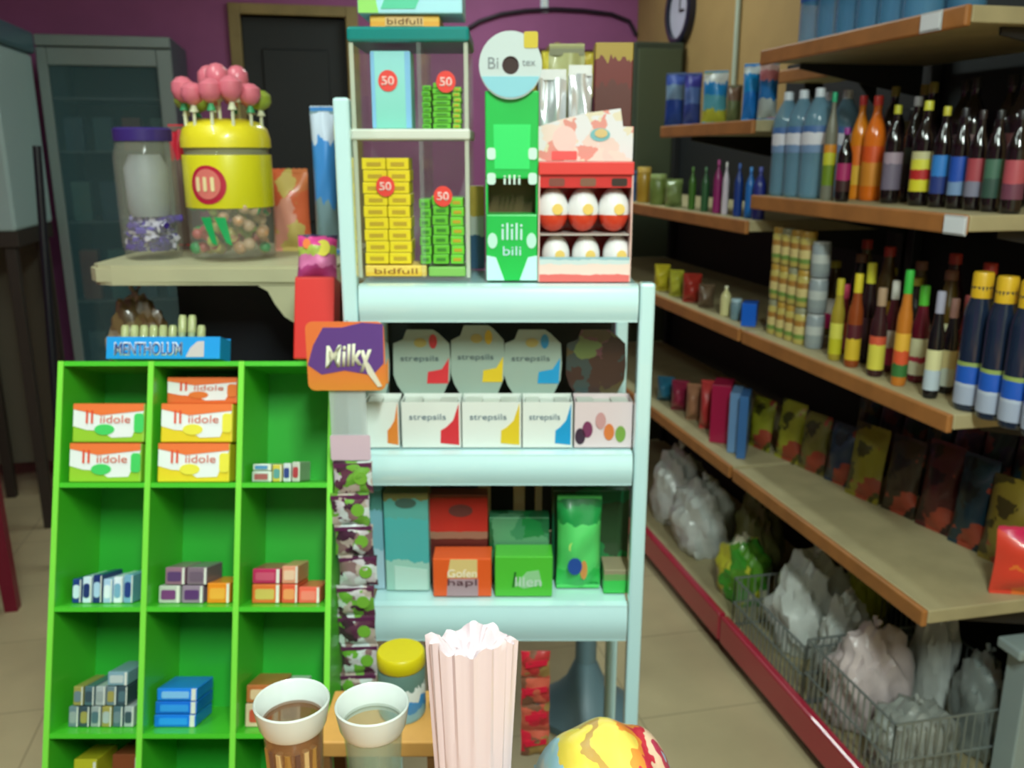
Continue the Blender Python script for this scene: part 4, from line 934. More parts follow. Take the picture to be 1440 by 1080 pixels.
gum_stack(594, 606, 120, 0, zB, 8, gm, 'left column of green gum, upper tier', 'green gum pack in the narrow left column of the upper tier')
u1, w1, h1 = gum_stack(609, 634, 116, 0, zB, 8, gm, 'middle column of green gum, upper tier', 'green gum pack in the broad middle column of the upper tier')
gum_stack(637, 648, 122, 0, zB, 8, cm((130, 200, 60), .35), 'right column of green gum, upper tier', 'lime green gum pack in the slim right column of the upper tier')
yg = cm((232, 210, 36), .35)
gum_stack(512, 545, 222, 0, zA + .018, 9, yg, 'left column of yellow gum', 'yellow gum pack in the left of two yellow columns, lower tier')
gum_stack(546, 577, 222, 0, zA + .018, 9, yg, 'right column of yellow gum', 'yellow gum pack in the right of two yellow columns, lower tier')
gum_stack(591, 606, 280, 0, zA + .018, 7, gm, 'left column of green gum, lower tier', 'green gum pack in the left column of the lower tier')
gum_stack(609, 631, 275, 0, zA + .018, 7, gm, 'middle column of green gum, lower tier', 'green gum pack in the middle column of the lower tier')
gum_stack(634, 652, 278, 0, zA + .018, 7, cm((110, 205, 55), .35), 'right column of green gum, lower tier', 'green gum pack in the right column of the lower tier')
for px, py, lb_ in ((627, 115, 'round red price sticker over the upper green gum'), (542, 262, 'round red price sticker over the yellow gum'), (623, 276, 'round red price sticker over the lower green gum')):
    vv = vd + .0095; uu = U(px, vv, Z(py, vv)); q = thing('price_sticker', lb_, 'sticker', W(uu, vv, Z(py, vv)), CR)
    obj('disc', prism(bmesh.new(), ellipse(0, 0, .0135, .0145), -.0006, 0), cm((232, 70, 62), .35), q)
    text(q, '50', 0, 0, .017, cm((250, 205, 200)), -.0008, .012, bold=.02)
o, w_, h_ = cbox(514, 600, 374, vd + .008, zA, .06, bands('yel_tray', [(0, (235, 190, 60)), (.4, (240, 205, 90))]), 'gum_tray', 'shallow yellow orange tray under the yellow gum', 'tray'); text(o, 'bidfull', 0, h_ * .5, w_ * .7, cm((150, 90, 30)), -.0003, h_ * .5)
o, w_, h_ = cbox(603, 655, 376, vd + .008, zA, .06, cm((130, 190, 90)), 'gum_tray', 'shallow green tray under the green gum', 'tray')
o, w_, h_ = cbox(520, 618, 22, vd + .012, zC, .08, bands('yel_box', [(0, (236, 170, 60)), (.5, (240, 190, 80))]), 'candy_box', 'orange yellow box on the teal lid', 'box')
poly(o, [(-w_ * .28, h_ * .12), (w_ * .27, h_ * .12), (w_ * .27, h_ * .9), (-w_ * .28, h_ * .9)], cm((225, 190, 130)), 'pale_print'); text(o, 'bidfull', 0, h_ * .5, w_ * .5, cm((120, 80, 40)), -.0012, h_ * .5)
zD = zC + h_ + .001
u, z, w_, h_ = cface(502, 650, -30, 0, vd + .004, zD); o = cthing('medicine_box', 'white, lime and aqua box topmost on the gum dispenser', 'box', u, vd + .004, zD)
obj('carton', box(-w_ / 2, w_ / 2, 0, .09, 0, h_, .002), cm((170, 228, 240)), o)
poly(o, [(-w_ / 2 + .001, .001), (-w_ * .30, .001), (-w_ * .36, h_ - .001), (-w_ / 2 + .001, h_ - .001)], cm((150, 222, 110)), 'lime_print')
poly(o, [(-w_ * .28, .006), (w_ * .05, .006), (w_ * .12, h_ * .6), (-w_ * .2, h_ * .7)], cm((90, 205, 165)), 'aqua_print')
# ---- green reel tower
vg = 1.285
u, z, w_, h_ = cface(683, 757, 128, 0, vg, Z1)
o = cthing('reel_dispenser', 'bright green dispenser tower with a white disc header beside the egg box', 'dispenser', u, vg, Z1)
grn = mat('tower_green', (24, 190, 78), .35, coat=.3); wh = w_ / 2
za_, zb_ = Z(302, vg) - Z1, Z(252, vg) - Z1
obj('lower_box', box(-wh, wh, 0, .07, 0, za_, .002), grn, o)
obj('upper_box', box(-wh, wh, 0, .07, zb_, h_, .002), grn, o)
for sx in (-1, 1): obj('side_strip', box(sx * (wh - .0015) - .0015, sx * (wh - .0015) + .0015, .001, .069, za_, zb_), grn, o)
obj('window_back', box(-wh + .003, wh - .003, .05, .052, za_, zb_), mat('brown_card', (86, 64, 24), .5), o)
poly(o, [(-wh * .7, h_ * .83), (wh * .7, h_ * .83), (wh * .66, h_ * .60), (-wh * .66, h_ * .60)], cm((50, 225, 110)), 'light_green_print')
for sx in (-1, 1):
    for zz in (.68, .55): poly(o, rrect(sx * wh * .78 - .006, sx * wh * .78 + .006, h_ * zz - .008, h_ * zz + .008, .004), cm((205, 240, 225)), 'white_print', -.0009)
    poly(o, ellipse(sx * wh * .75, h_ * .22, .007, .011), cm((190, 240, 220)), 'white_print', -.0009)
    poly(o, [(sx * wh * .98, .001), (sx * wh * .30, .001), (sx * wh * .62, h_ * .13), (sx * wh * .98, h_ * .14)], cm((200, 245, 245)), 'white_print', -.0009)
text(o, 'illi', 0, h_ * .545, w_ * .32, cm((215, 240, 230)), -.001, h_ * .05); text(o, 'ilili', 0, h_ * .27, w_ * .4, cm((205, 235, 240)), -.001, h_ * .09); text(o, 'bili', 0, h_ * .165, w_ * .35, cm((190, 225, 235)), -.001, h_ * .05)
cd, cz_2 = U(718, vg, 1.5) - u, Z(93, vg) - Z1; rd_ = (U(762, vg, 1.55) - U(675, vg, 1.55)) / 2
bm = bmesh.new(); n = 40; ro, ri = rd_, .0115
for y in (-.006, -.002): pass
A = []; 
for rr_, y in ((ri, -.006), (ro, -.006), (ro, .0), (ri, .0)):
    A.append([bm.verts.new((cd + rr_ * math.cos(2 * PI * i / n), y - .001, cz_2 + rr_ * 1.03 * math.sin(2 * PI * i / n))) for i in range(n)])
for k in range(4):
    a, b2 = A[k], A[(k + 1) % 4]
    for i in range(n): bm.faces.new((a[i], a[(i + 1) % n], b2[(i + 1) % n], b2[i]))
dsc = obj('disc_header', bm, cm((196, 212, 212), .4), o)
poly(dsc, ellipse(cd - .0, cz_2, .0112, .0115), mat('hole_brown', (50, 26, 22), .6), 'centre_hole', -.003)
poly(dsc, [(cd + ro * .98 * math.cos(a), cz_2 + ro * .98 * math.sin(a)) for a in [math.radians(x) for x in range(200, 341, 10)]], cm((140, 205, 220)), 'lower_blue_print', -.0072)
poly(dsc, rrect(cd + .018, cd + .037, cz_2 + .022, cz_2 + .043, .003), cm((205, 185, 40)), 'yellow_print', -.0072)
text(dsc, 'Bi', cd - ro * .55, cz_2 + .003, .014, cm((130, 140, 145)), -.0072); text(dsc, 'tex', cd + ro * .58, cz_2 + .003, .018, cm((130, 140, 145)), -.0072)
# ---- egg box
ve = 1.275
u, z, w_, h_ = cface(757, 889, 228, 0, ve, Z1)
o = cthing('egg_display_box', 'red and white cardboard display box holding white and red chocolate eggs', 'display box', u, ve, Z1); wh = w_ / 2
red = mat('egg_red', (206, 40, 40), .4, coat=.2); wp = cm((240, 226, 222))
obj('back_card', box(-wh, wh, .085, .087, 0, h_ * 1.0), red, o)
for sx in (-1, 1): obj('side_card', box(sx * (wh - .001) - .001, sx * (wh - .001) + .001, 0, .0845, 0, h_), cm((225, 190, 180)), o)
zf = Z(362, ve) - Z1
obj('front_card', box(-wh + .002, wh - .002, -.001, .001, 0, zf), bands('egg_front', [(0, (232, 110, 105)), (.3, (240, 215, 205)), (.7, (205, 222, 222)), (.9, (150, 190, 200))], warp=.12, wscale=6), o)
zt1 = Z(284, ve) - Z1
obj('upper_front', box(-wh + .002, wh - .002, .002, .004, zt1 + .019, h_ - .003), red, o)
for k, c_ in enumerate(((130, 70, 60), (130, 90, 70), (50, 34, 28))):
    poly(o, rrect(-wh * .78 + k * wh * .66 - .0, -wh * .78 + k * wh * .66 + .022, zt1 + .021, zt1 + .032, .003), cm(c_), 'dark_window', .002)
zr_ = Z(242, ve) - Z1
obj('red_band', box(-wh, wh, -.003, .0835, zr_ - .004, h_ - .0, .001), cm((226, 62, 58)), o)
zh0, zh1 = h_ + .0005, Z(152, ve) - Z1
pts = [(-wh, zh0), (wh, zh0), (wh, Z(178, ve) - Z1), (wh * .78, Z(178, ve) - Z1), (wh * .72, zh1), (wh * .0, zh1 - .006), (-wh * .55, Z(168, ve) - Z1), (-wh, Z(178, ve) - Z1)]
hd = obj('header_card', prism(bmesh.new(), pts, .02, .022), patches('hdr', [(232, 208, 200), (225, 225, 228), (235, 215, 205), (225, 150, 140), (225, 215, 190)], 45), o)
poly(hd, ellipse(-wh * .45, zh0 + .030, .017, .018), cm((240, 205, 200)), 'printed_circle', .02); poly(hd, rrect(-wh * .72, -wh * .18, zh0 + .002, zh0 + .014, .002), cm((236, 90, 90)), 'red_print', .0195)
poly(hd, ellipse(wh * .3, zh0 + .036, .014, .009), cm((120, 185, 190)), 'printed_circle', .02); poly(hd, ellipse(wh * .32, zh0 + .038, .009, .006), cm((215, 190, 130)), 'printed_centre', .019)
obj('egg_tray', box(-wh + .003, wh - .003, .006, .08, Z(327, ve + .028) - Z1 - .0028, Z(327, ve + .028) - Z1 - .0008), cm((190, 180, 172)), o)
eggw = mat('egg_foil', (238, 238, 238), .22, coat=.6)
def egg(px, pyb, pyt, label, depth=.028):
    vv = ve + depth; zb2 = Z(pyb, vv); hh = Z(pyt, vv) - zb2; rr_ = hh * .36
    uu = U(px, vv, zb2); q = cthing('chocolate_egg', label, 'egg', uu, vv, zb2)
    pr = [(rr_ * math.sin(PI * k / 14) * (1 - .12 * (k / 14 - .4)), hh * (1 - math.cos(PI * k / 14)) / 2) for k in range(0, 15)]
    pr[0] = (.0002, 0); pr[-1] = (.0002, hh)
    lo = [p_ for p_ in pr if p_[1] <= hh * .42]; hi = [p_ for p_ in pr if p_[1] >= lo[-1][1]]
    obj('lower_foil', lat(lo, n=28), mat('egg_red_foil', (226, 70, 44), .3, coat=.5), q, True); obj('upper_foil', lat(hi, n=28), eggw, q, True)
    g = obj('printed_spot', prism(bmesh.new(), ellipse(rr_ * .25, hh * .52, rr_ * .34, hh * .12), -rr_ * 1.035, -rr_ * .84), cm((238, 205, 110)), q)
    return q
for k, px in enumerate((777, 819, 862)):
    egg(px, 326, 263, ['white and red chocolate egg at left in the upper row', 'white and red chocolate egg in the middle of the upper row', 'white and red chocolate egg at right in the upper row'][k])
    egg(px + 4, 386, 330, ['white chocolate egg at left in the lower row behind the front card', 'white chocolate egg in the middle of the lower row behind the front card', 'white chocolate egg at right in the lower row behind the front card'][k], .03)
# ---- foil and other packets behind the egg box
foil = mat('silver_foil', (236, 238, 242), .25, .55)
u, z, w_, h_ = cface(762, 792, 98, 0, 1.42, Z1); p = W(u, 1.42, 0)
def rearpouch(px0, px1, pyt, v, m, label, seed, dep=.025, wr=.004): 
    u, z, w_, h_ = cface(px0, px1, pyt, 0, v, Z1); p = W(u, v, 0)
    t_ = thing('foil_pouch', label, 'bag', (p.x, p.y, Z1 + .0005), CR)
    obj('bag_body', pillow(w_, h_ * .96, dep, wr=wr, seed=seed, nx=14, nz=20), m, t_, True); obj('crimped_seal', box(-w_ * .48, w_ * .48, -.001, .001, h_ * .95, h_), m, t_)
    return t_
rearpouch(756, 795, 98, 1.40, foil, 'shiny silver pouch behind the egg box, left one', 3, wr=.007)
rearpouch(797, 830, 92, 1.40, foil, 'shiny silver pouch behind the egg box, right one', 8, wr=.007)
rearpouch(770, 820, 62, 1.46, bands('sage_p', [(0, (120, 120, 90)), (.6, (140, 140, 90)), (.8, (165, 165, 110))]), 'sage olive packet standing behind the silver pouches', 4)
o, w_, h_ = cbox(834, 886, 60, 1.44, Z1, .03, bands('brown_yel', [(0, (170, 160, 40)), (.5, (90, 40, 34)), (.82, (110, 34, 30)), (.93, (165, 140, 50))], warp=.1), 'card_box', 'dark brown and yellow upright box behind the egg box', 'box')
for k in (-.28, .1, .42): poly(o, [(k * w_ - .004, h_ * .1), (k * w_ + .004, h_ * .1), (k * w_ + .004, h_ * .62), (k * w_ - .004, h_ * .62)], cm((180, 170, 40)), 'yellow_bar')
o, w_, h_ = cbox(661, 681, 262, 1.42, Z1, .03, bands('bluyel', [(0, (40, 90, 130)), (.4, (205, 210, 200)), (.65, (200, 170, 60))]), 'small_carton', 'slim blue, white and yellow carton between dispenser and green tower', 'box')

# ---- second shelf: lozenge counter boxes with header cards
lozc = [((225, 130, 50), 'orange', 513, 561), ((214, 50, 60), 'red', 565, 648), ((225, 195, 40), 'yellow', 650, 733), ((20, 150, 205), 'blue', 735, 805), ((130, 60, 90), 'purple', 808, 889)]
vl = 1.275
cards = [(497, 548), (553, 634), (634, 710), (709, 790), (796, 880)]
for k, (col, nm, a, b2) in enumerate(lozc):
    u, z, w_, h_ = cface(a, b2, 566, 0, vl, Z2)
    lab = {'orange': 'white lozenge box with an orange flame, leftmost on the second shelf', 'red': 'white lozenge box with a red flame on the second shelf', 'yellow': 'white lozenge box with a yellow flame on the second shelf', 'blue': 'white lozenge box with a blue flame on the second shelf', 'purple': 'pink and white box of sweets, rightmost on the second shelf'}[nm]
    o = cthing('lozenge_box', lab, 'box', u, vl, Z2); wh = w_ / 2
    pale = (226, 232, 226) if nm != 'purple' else (222, 205, 208)
    bm = bmesh.new(); bx(bm, -wh, wh, 0, .0015, 0, h_); bx(bm, -wh, -wh + .0015, .0016, .042, 0, h_); bx(bm, wh - .0015, wh, .0016, .042, 0, h_); bx(bm, -wh + .0016, wh - .0016, .0016, .042, 0, .0015); bx(bm, -wh, wh, .0421, .0436, 0, h_ + .002)
    obj('tray', bm, cm(pale, .35), o)
    for q_ in range(2 if nm == 'orange' else 3):
        n_ = 2 if nm == 'orange' else 3; ww = (w_ - .008) / n_
        obj('inner_pack', box(-wh + .004 + q_ * ww, -wh + .004 + (q_ + 1) * ww - .001, .008, .040, .002, h_ * (.93 if q_ % 2 else .97), .001), cm((205, 210, 200)), o)
    if nm != 'purple':
        poly(o, [(wh * .30, h_ * .10), (wh * .94, h_ * .06), (wh * .94, h_ * .98), (wh * .74, h_ * .60), (wh * .5, h_ * .45), (wh * .32, h_ * .38)], cm(col), 'flame_print')
        if nm != 'orange': text(o, 'strepsils', -wh * .12, h_ * .66, w_ * .62, cm((100, 125, 140)), -.0004, h_ * .17)
    else:
        for q_, (xx, zz, cc) in enumerate(((-.55, .4, (120, 50, 90)), (.2, .35, (215, 120, 60)), (.6, .3, (120, 160, 70)), (-.1, .6, (200, 150, 150)), (-.8, .25, (60, 40, 60)))): poly(o, ellipse(wh * xx, h_ * zz, wh * .18, h_ * .18), cm(cc), 'printed_spot', -.0002 - .0008 * (q_ % 2))
    # header card
    ca0, ca1 = cards[k]; vh = vl + .044
    u2, _, w2_, _ = cface(ca0, ca1, 470, 560, vh); du = u2 - u
    z0h, z1h = h_ * .9, min(Z(464 if k != 2 else 458, vh), 1.262) - Z2
    hc = (150, 172, 160) if nm != 'purple' else (78, 62, 52)
    hx0, hx1 = du - w2_ / 2, du + w2_ / 2
    pts = [(hx0 + w2_ * .22, z0h), (hx1 - w2_ * .18, z0h), (hx1 - w2_ * .02, z0h + (z1h - z0h) * .28), (hx1, z0h + (z1h - z0h) * .5), (hx1 - w2_ * .02, z0h + (z1h - z0h) * .8), (hx1 - w2_ * .2, z1h - .006), (hx1 - w2_ * .3, z1h), (hx0 + w2_ * .25, z1h), (hx0 + w2_ * .18, z0h + (z1h - z0h) * .86), (hx0 + .001, z0h + (z1h - z0h) * .80), (hx0, z0h + (z1h - z0h) * .35), (hx0 + w2_ * .06, z0h + (z1h - z0h) * .2)]
    h0 = obj('header_card', prism(bmesh.new(), pts, .0438, .0452), cm(hc, .35) if nm != 'purple' else patches('dark_hdr', [(50, 30, 26), (70, 60, 30), (90, 110, 60), (40, 60, 60), (90, 50, 60)], 40), o)
    if nm != 'purple':
        zz = z0h + (z1h - z0h) * .34
        poly(h0, [(hx0 + w2_ * .58, zz - .012), (hx0 + w2_ * .95, zz - .012), (hx0 + w2_ * .97, zz + .028), (hx0 + w2_ * .84, zz + .010), (hx0 + w2_ * .6, zz + .006)], cm(col), 'flame_print', .0436)
        poly(h0, ellipse(hx0 + w2_ * .7, z1h - .018, w2_ * .07, .011), cm(tuple(int(c * .9) for c in col)), 'cone_print', .0436)
        poly(h0, ellipse(hx0 + w2_ * .48, z1h - .020, w2_ * .11, .007), cm((170, 160, 90)), 'lozenge_print', .0436)
        if nm != 'orange': text(h0, 'strepsils', hx0 + w2_ * .46, zz + .026, w2_ * .66, cm((70, 92, 100)), .0434, .011)

# ---- third shelf
v3 = 1.275
o, w_, h_ = cbox(541, 603, 694, v3 + .02, Z3, .05, bands('teal_box', [(0, (160, 205, 190)), (.3, (80, 178, 176)), (.75, (92, 170, 160)), (.92, (120, 120, 70))], wscale=5, warp=.08), 'medicine_box', 'tall teal box on the third shelf', 'box')
poly(o, [(-w_ * .3, .001), (w_ * .45, .001), (w_ * .45, h_ * .22), (-w_ * .3, h_ * .26)], cm((190, 222, 210)), 'pale_print'); poly(o, ellipse(0, h_ * .9, w_ * .24, h_ * .05), cm((70, 100, 90)), 'dark_print')
o, w_, h_ = cbox(519, 539, 690, v3 + .025, Z3, .05, bands('bluegrey_box', [(0, (170, 200, 215)), (.4, (120, 175, 190)), (.8, (80, 140, 130))]), 'medicine_box', 'narrow blue grey box left of the tall teal box', 'box')
o, w_, h_ = cbox(609, 691, 786, v3, Z3, .045, mat('org_box', (236, 96, 40), .35, coat=.3), 'medicine_box', 'orange box with a cream panel and dark wording on the third shelf', 'box')
poly(o, [(-w_ * .26, h_ * .5), (w_ * .26, h_ * .5), (w_ * .26, h_ * .98), (-w_ * .2, h_ * .98)], cm((226, 198, 130)), 'cream_panel'); poly(o, [(-w_ * .27, .001), (w_ * .27, .001), (w_ * .27, h_ * .47), (-w_ * .25, h_ * .47)], cm((178, 150, 158)), 'mauve_panel')
text(o, 'Gofen', 0, h_ * .62, w_ * .5, cm((250, 240, 220)), -.0012, h_ * .2); text(o, 'hapl', 0, h_ * .36, w_ * .5, cm((90, 50, 60)), -.0012, h_ * .22)
vh3 = v3 + .05
o, w_, h_ = cbox(602, 686, 696, vh3, Z3, .03, bands('redhdr', [(0, (90, 30, 24)), (.5, (150, 110, 90)), (.58, (186, 44, 34)), (.96, (120, 50, 30))], warp=.02), 'medicine_box', 'tall dark red box standing behind the orange box', 'box')
poly(o, ellipse(w_ * .05, h_ * .82, w_ * .2, h_ * .07), cm((110, 60, 56)), 'worn_print')
lg = mat('lime_box', (84, 196, 58), .35, coat=.3)
o, w_, h_ = cbox(696, 777, 783, v3, Z3, .045, lg, 'medicine_box', 'lime green box with pale silver wording on the third shelf', 'box')
poly(o, [(-w_ * .0, h_ * .2), (w_ * .32, h_ * .3), (w_ * .26, h_ * .66), (w_ * .05, h_ * .62), (-w_ * .14, h_ * .3)], cm((150, 208, 150)), 'pale_print'); text(o, 'lllen', w_ * .08, h_ * .38, w_ * .45, cm((200, 222, 205)), -.0012, h_ * .24); poly(o, [(-w_ * .20, h_ * .25), (-w_ * .17, h_ * .25), (-w_ * .13, h_ * .62), (-w_ * .16, h_ * .62)], cm((30, 90, 40)), 'dark_stroke', -.001)
o, w_, h_ = cbox(688, 772, 728, vh3, Z3, .03, patches('dkgreen', [(20, 120, 60), (30, 100, 60), (60, 130, 90), (20, 90, 50), (90, 150, 110)], 34), 'medicine_box', 'dark green patterned box behind the lime box', 'box')
for k, (a, b2, lb_) in enumerate(((673, 690, 'beige slim carton behind the green box, left one'), (722, 738, 'beige slim carton behind the green box, middle one'), (752, 762, 'beige slim carton behind the green box, right one'))): cbox(a, b2, 660, vh3 + .045, Z3, .02, cm((170, 150, 104)), 'slim_carton', lb_, 'box')
u, z, w_, h_ = cface(783, 846, 700, 0, v3 + .02, Z3); p = W(u, v3 + .03, 0)
t_ = pouch('sweet_pouch', 'glossy bright green pouch with coloured pictures on the third shelf', 'bag', p.x, p.y, Z3, w_, h_, .04, bands('gpouch', [(0, (60, 200, 90)), (.2, (90, 215, 110)), (.75, (20, 150, 70)), (.93, (20, 120, 60))], wscale=5, warp=.1), rz=CR, seed=15)
poly(t_, ellipse(-w_ * .1, h_ * .30, w_ * .16, h_ * .09), cm((40, 80, 160)), 'blue_print', -.0215); poly(t_, ellipse(w_ * .1, h_ * .26, w_ * .08, h_ * .1), cm((215, 150, 80)), 'orange_print', -.021); poly(t_, ellipse(-w_ * .12, h_ * .5, w_ * .12, h_ * .06), cm((200, 235, 120)), 'pale_print', -.0212)
o, w_, h_ = cbox(849, 887, 802, v3 + .01, Z3, .05, bands('lowgreen', [(0, (60, 195, 80)), (.55, (110, 160, 90)), (.8, (150, 140, 110))]), 'medicine_box', 'low green box in the right corner of the third shelf', 'box')
o, w_, h_ = cbox(776, 884, 690, vh3 + .01, Z3, .03, patches('dkgreen2', [(10, 100, 60), (14, 80, 50), (20, 120, 60), (40, 70, 40)], 20), 'medicine_box', 'large dark green box at the back right of the third shelf', 'box')

# ---- sachet strip hanging from the left post
vsr = 1.225
u0 = U(490, vsr, 1.25); ztopc = Z(448, vsr)
t = cthing('sachet_strip', 'long hanging strip of small purple, white and green sachets before the rack post', 'strip of sachets', U(496, vsr, 1.0), vsr, Z(985, vsr))
zb0_ = Z(985, vsr); ua = U(496, vsr, 1.0)
sm = patches('sachet_print', [(96, 52, 76), (205, 200, 205), (140, 110, 110), (110, 170, 60), (70, 40, 60), (190, 175, 165), (215, 225, 225)], 60, .25, coat=.5)
N = 8; zt_s = Z(648, vsr)
for k in range(N):
    za2 = zb0_ + (zt_s - zb0_) * k / N - zb0_; zb2 = zb0_ + (zt_s - zb0_) * (k + 1) / N - zb0_
    off = .004 * math.sin(k * 1.9) - (.004 if k < 2 else 0)
    bm = pillow(.058, zb2 - za2 - .001, .014, nx=8, nz=8, seed=k, wr=.002, base=za2); bmesh.ops.translate(bm, vec=(off, 0, 0), verts=bm.verts)
    s = obj('sachet', bm, sm, t, True)
    poly(s, ellipse(off + .012, (za2 + zb2) / 2, .010, .010, 14), cm((120, 180, 60)), 'green_print', -.0075)
    poly(s, [(off - .028, zb2 - .010), (off + .028, zb2 - .008), (off + .028, zb2 - .002), (off - .028, zb2 - .004)], cm((96, 40, 80)), 'purple_band', -.0040)
obj('clear_top', box(-.026, .026, -.0008, .0008, zt_s - zb0_, Z(545, vsr) - zb0_), clear('cello', (200, 215, 215), .5), t)
poly(t, rrect(-.028, .030, zt_s - zb0_ + .001, Z(612, vsr) - zb0_, .003), cm((215, 190, 205), .3), 'pale_pink_header', -.0009)
hz0, hz1 = Z(548, vsr) - zb0_, Z(452, vsr) - zb0_
hdx0, hdx1 = U(431, vsr, 1.25) - ua, U(541, vsr, 1.25) - ua
h0 = obj('header_card', prism(bmesh.new(), rrect(hdx0, hdx1, hz0, hz1, .01), -.006, -.004), bands('orange_hdr', [(0, (222, 140, 50)), (.5, (235, 120, 60))], soft=True), t)
cxm, czm = (hdx0 + hdx1) / 2, (hz0 + hz1) / 2; hwid = hdx1 - hdx0; hhei = hz1 - hz0
poly(h0, [(hdx0 + .001, czm - .012), (hdx0 + .02, czm - .026), (cxm - .002, czm - .020), (hdx1 - .018, czm - .027), (hdx1 - .002, czm - .01), (hdx1 - .001, hz1 - .003), (hdx1 - .03, hz1 - .001), (cxm - .004, hz1 - .008), (cxm - .03, hz1 - .008), (hdx0 + .01, czm + .016)], mat('hdr_purple', (98, 62, 140), .3, coat=.4), 'purple_field', -.006)
text(h0, 'Milky', cxm + .004, czm - .003, hwid * .62, cm((226, 226, 200)), -.0070, hhei * .42, shear=.25, bold=.03, rot=.08)
poly(h0, [(cxm + .022, czm + .004), (cxm + .034, czm - .012), (cxm + .050, czm - .043), (cxm + .044, czm - .044), (cxm + .030, czm - .024)], cm((226, 222, 200)), 'letter_tail', -.0072)
obj('hook', box(-.002, .002, -.003, .020, hz1 - .006, hz1 - .002), cm((150, 150, 150)), t)

# ---- strip of red packets hanging under the third tray
vq = 1.235
t = cthing('packet_strip', 'short strip of red and brown packets hanging under the third tray', 'strip of sachets', U(753, vq, .7), vq, Z(1062, vq)); z0_ = Z(1062, vq); z1_ = .750
rp = patches('red_packets', [(170, 50, 50), (120, 80, 60), (205, 40, 60), (150, 120, 70), (190, 90, 70)], 45, .3, coat=.4)
for k in range(4):
    a = (z1_ - z0_) * k / 4; b2 = (z1_ - z0_) * (k + 1) / 4
    s = obj('sachet', pillow(.046, b2 - a - .001, .012, nx=8, nz=8, seed=40 + k, wr=.002, base=a), rp, t, True)
    poly(s, [(-.016, (a + b2) / 2 - .004), (.018, (a + b2) / 2 + .002), (.018, (a + b2) / 2 + .012), (-.016, (a + b2) / 2 + .006)], cm((210, 34, 60)), 'red_print', -.0068)

# ---- stool with flared base behind the rack
vp = 2.16
px_, = (828,)
t = thing('pedestal_stand', 'blue grey pedestal with flared base seen beneath the rack', 'stand', W(U(822, vp, .0), vp, 0), CR)
pm_ = mat('pedestal_grey', (104, 134, 146), .45)
obj('flared_base', lat([(.135, 0), (.135, .02), (.11, .035), (.055, .10), (.03, .16)], n=32), pm_, t, True)
obj('post', lat([(.029, .16), (.025, .62)], n=20), pm_, t, True)
obj('seat', lat([(.10, .62), (.15, .63), (.15, .655), (.14, .66)], n=32), mat('seat_dark', (50, 54, 58), .5), t, True)

# ================================================================ TILL COUNTER AND THINGS ON IT (nearest)
ZC = .92
t = thing('till_counter', 'wooden till counter at the bottom edge of the view', 'counter', W(0, .25, 0), CR)
wood = mat('till_wood', (186, 128, 66), .45, noise=.15, nscale=10)
obj('countertop', box(-.9, .75, -.22, .47, ZC - .03, ZC, .004), wood, t)
obj('front_board', box(-.88, .73, .42, .44, 0, ZC - .031), mat('till_board', (130, 90, 50), .5), t)
for sx in (-.86, .71): obj('side_board', box(sx - .01, sx + .01, -.18, .419, 0, ZC - .031), mat('till_board', (130, 90, 50), .5), t)
# cups
def cup(px, pyr, prw, label, body, v=.672):
    zr2 = Z(pyr, v); u = U(px, v, zr2); R = prw / 2 / FPX * (v * cp + (EYE - zr2) * sp); h = zr2 - ZC - .0005
    o = cthing('plastic_cup', label, 'cup', u, v, ZC)
    rb = R * .62
    obj('cup_wall', lat([(rb, .0), (rb, .002), (R * .80, h * .80), (R * .83, h * .86), (R * .80, h * .86), (R * .77, h * .8), (rb - .001, .004)], n=40, cap=False), body, o, True)
    obj('rim_band', lat([(R * .83, h * .80), (R * .90, h * .84), (R * .985, h * .97), (R, h), (R * .97, h * 1.012), (R * .92, h), (R * .80, h * .84)], n=44, cap=False), mat('frosted_rim', (214, 222, 218), .25, alpha=.85, coat=.4), o, True)
    obj('cup_bottom', lat([(rb * .98, .001), (rb * .98, .003)], n=30), body, o)
    return o, R, h
o, R, h = cup(410, 985, 106, 'clear cup with frosted rim and brown tint, left of two', clear('cup_brown', (140, 96, 60), .55, .1))
obj('drink', lat([(R * .56, .006), (R * .74, h * .62)], n=30), clear('brown_drink', (120, 90, 66), .8, .1), o)
for k in range(7):
    a = -PI / 2 + (k - 3) * .33; bm = bmesh.new(); tube(bm, [(R * .62 * math.cos(a), R * .62 * math.sin(a), .006), (R * .70 * math.cos(a), R * .70 * math.sin(a), h * .70)], .0035, 6); obj('printed_streak', bm, cm([(150, 110, 50), (90, 60, 50), (190, 160, 110)][k % 3]), o)
o, R, h = cup(523, 990, 104, 'clear cup with frosted rim, right of two, green showing through', clear('cup_clear', (150, 170, 150), .30, .08))
# bunch of white plastic bags
v = .64
u, z, w_, h_ = cface(606, 724, 900, 0, v, ZC)
o = cthing('bag_bundle', 'upright bundle of pinkish white plastic bags in front of the rack', 'bundle of bags', u, v, ZC)
bm = bmesh.new(); n = 96; m_ = 26; rings = []
rnd = random.Random(21); ph = [rnd.uniform(0, 6) for _ in range(6)]
for j in range(m_ + 1):
    f = j / m_; ring = []
    for i in range(n):
        a = 2 * PI * i / n
        rr_ = w_ / 2 * (.80 + .22 * f) * (1 + (.025 + .02 * f) * math.sin(a * 17 + ph[0] + f) + .03 * math.sin(a * 31 + ph[1]) * f)
        zz = h_ * f * (1 + .022 * f * math.sin(a * 3 + ph[2]) + .012 * f * math.sin(a * 11 + ph[3]))
        ring.append(bm.verts.new((rr_ * math.cos(a), rr_ * .55 * math.sin(a), zz)))
    rings.append(ring)
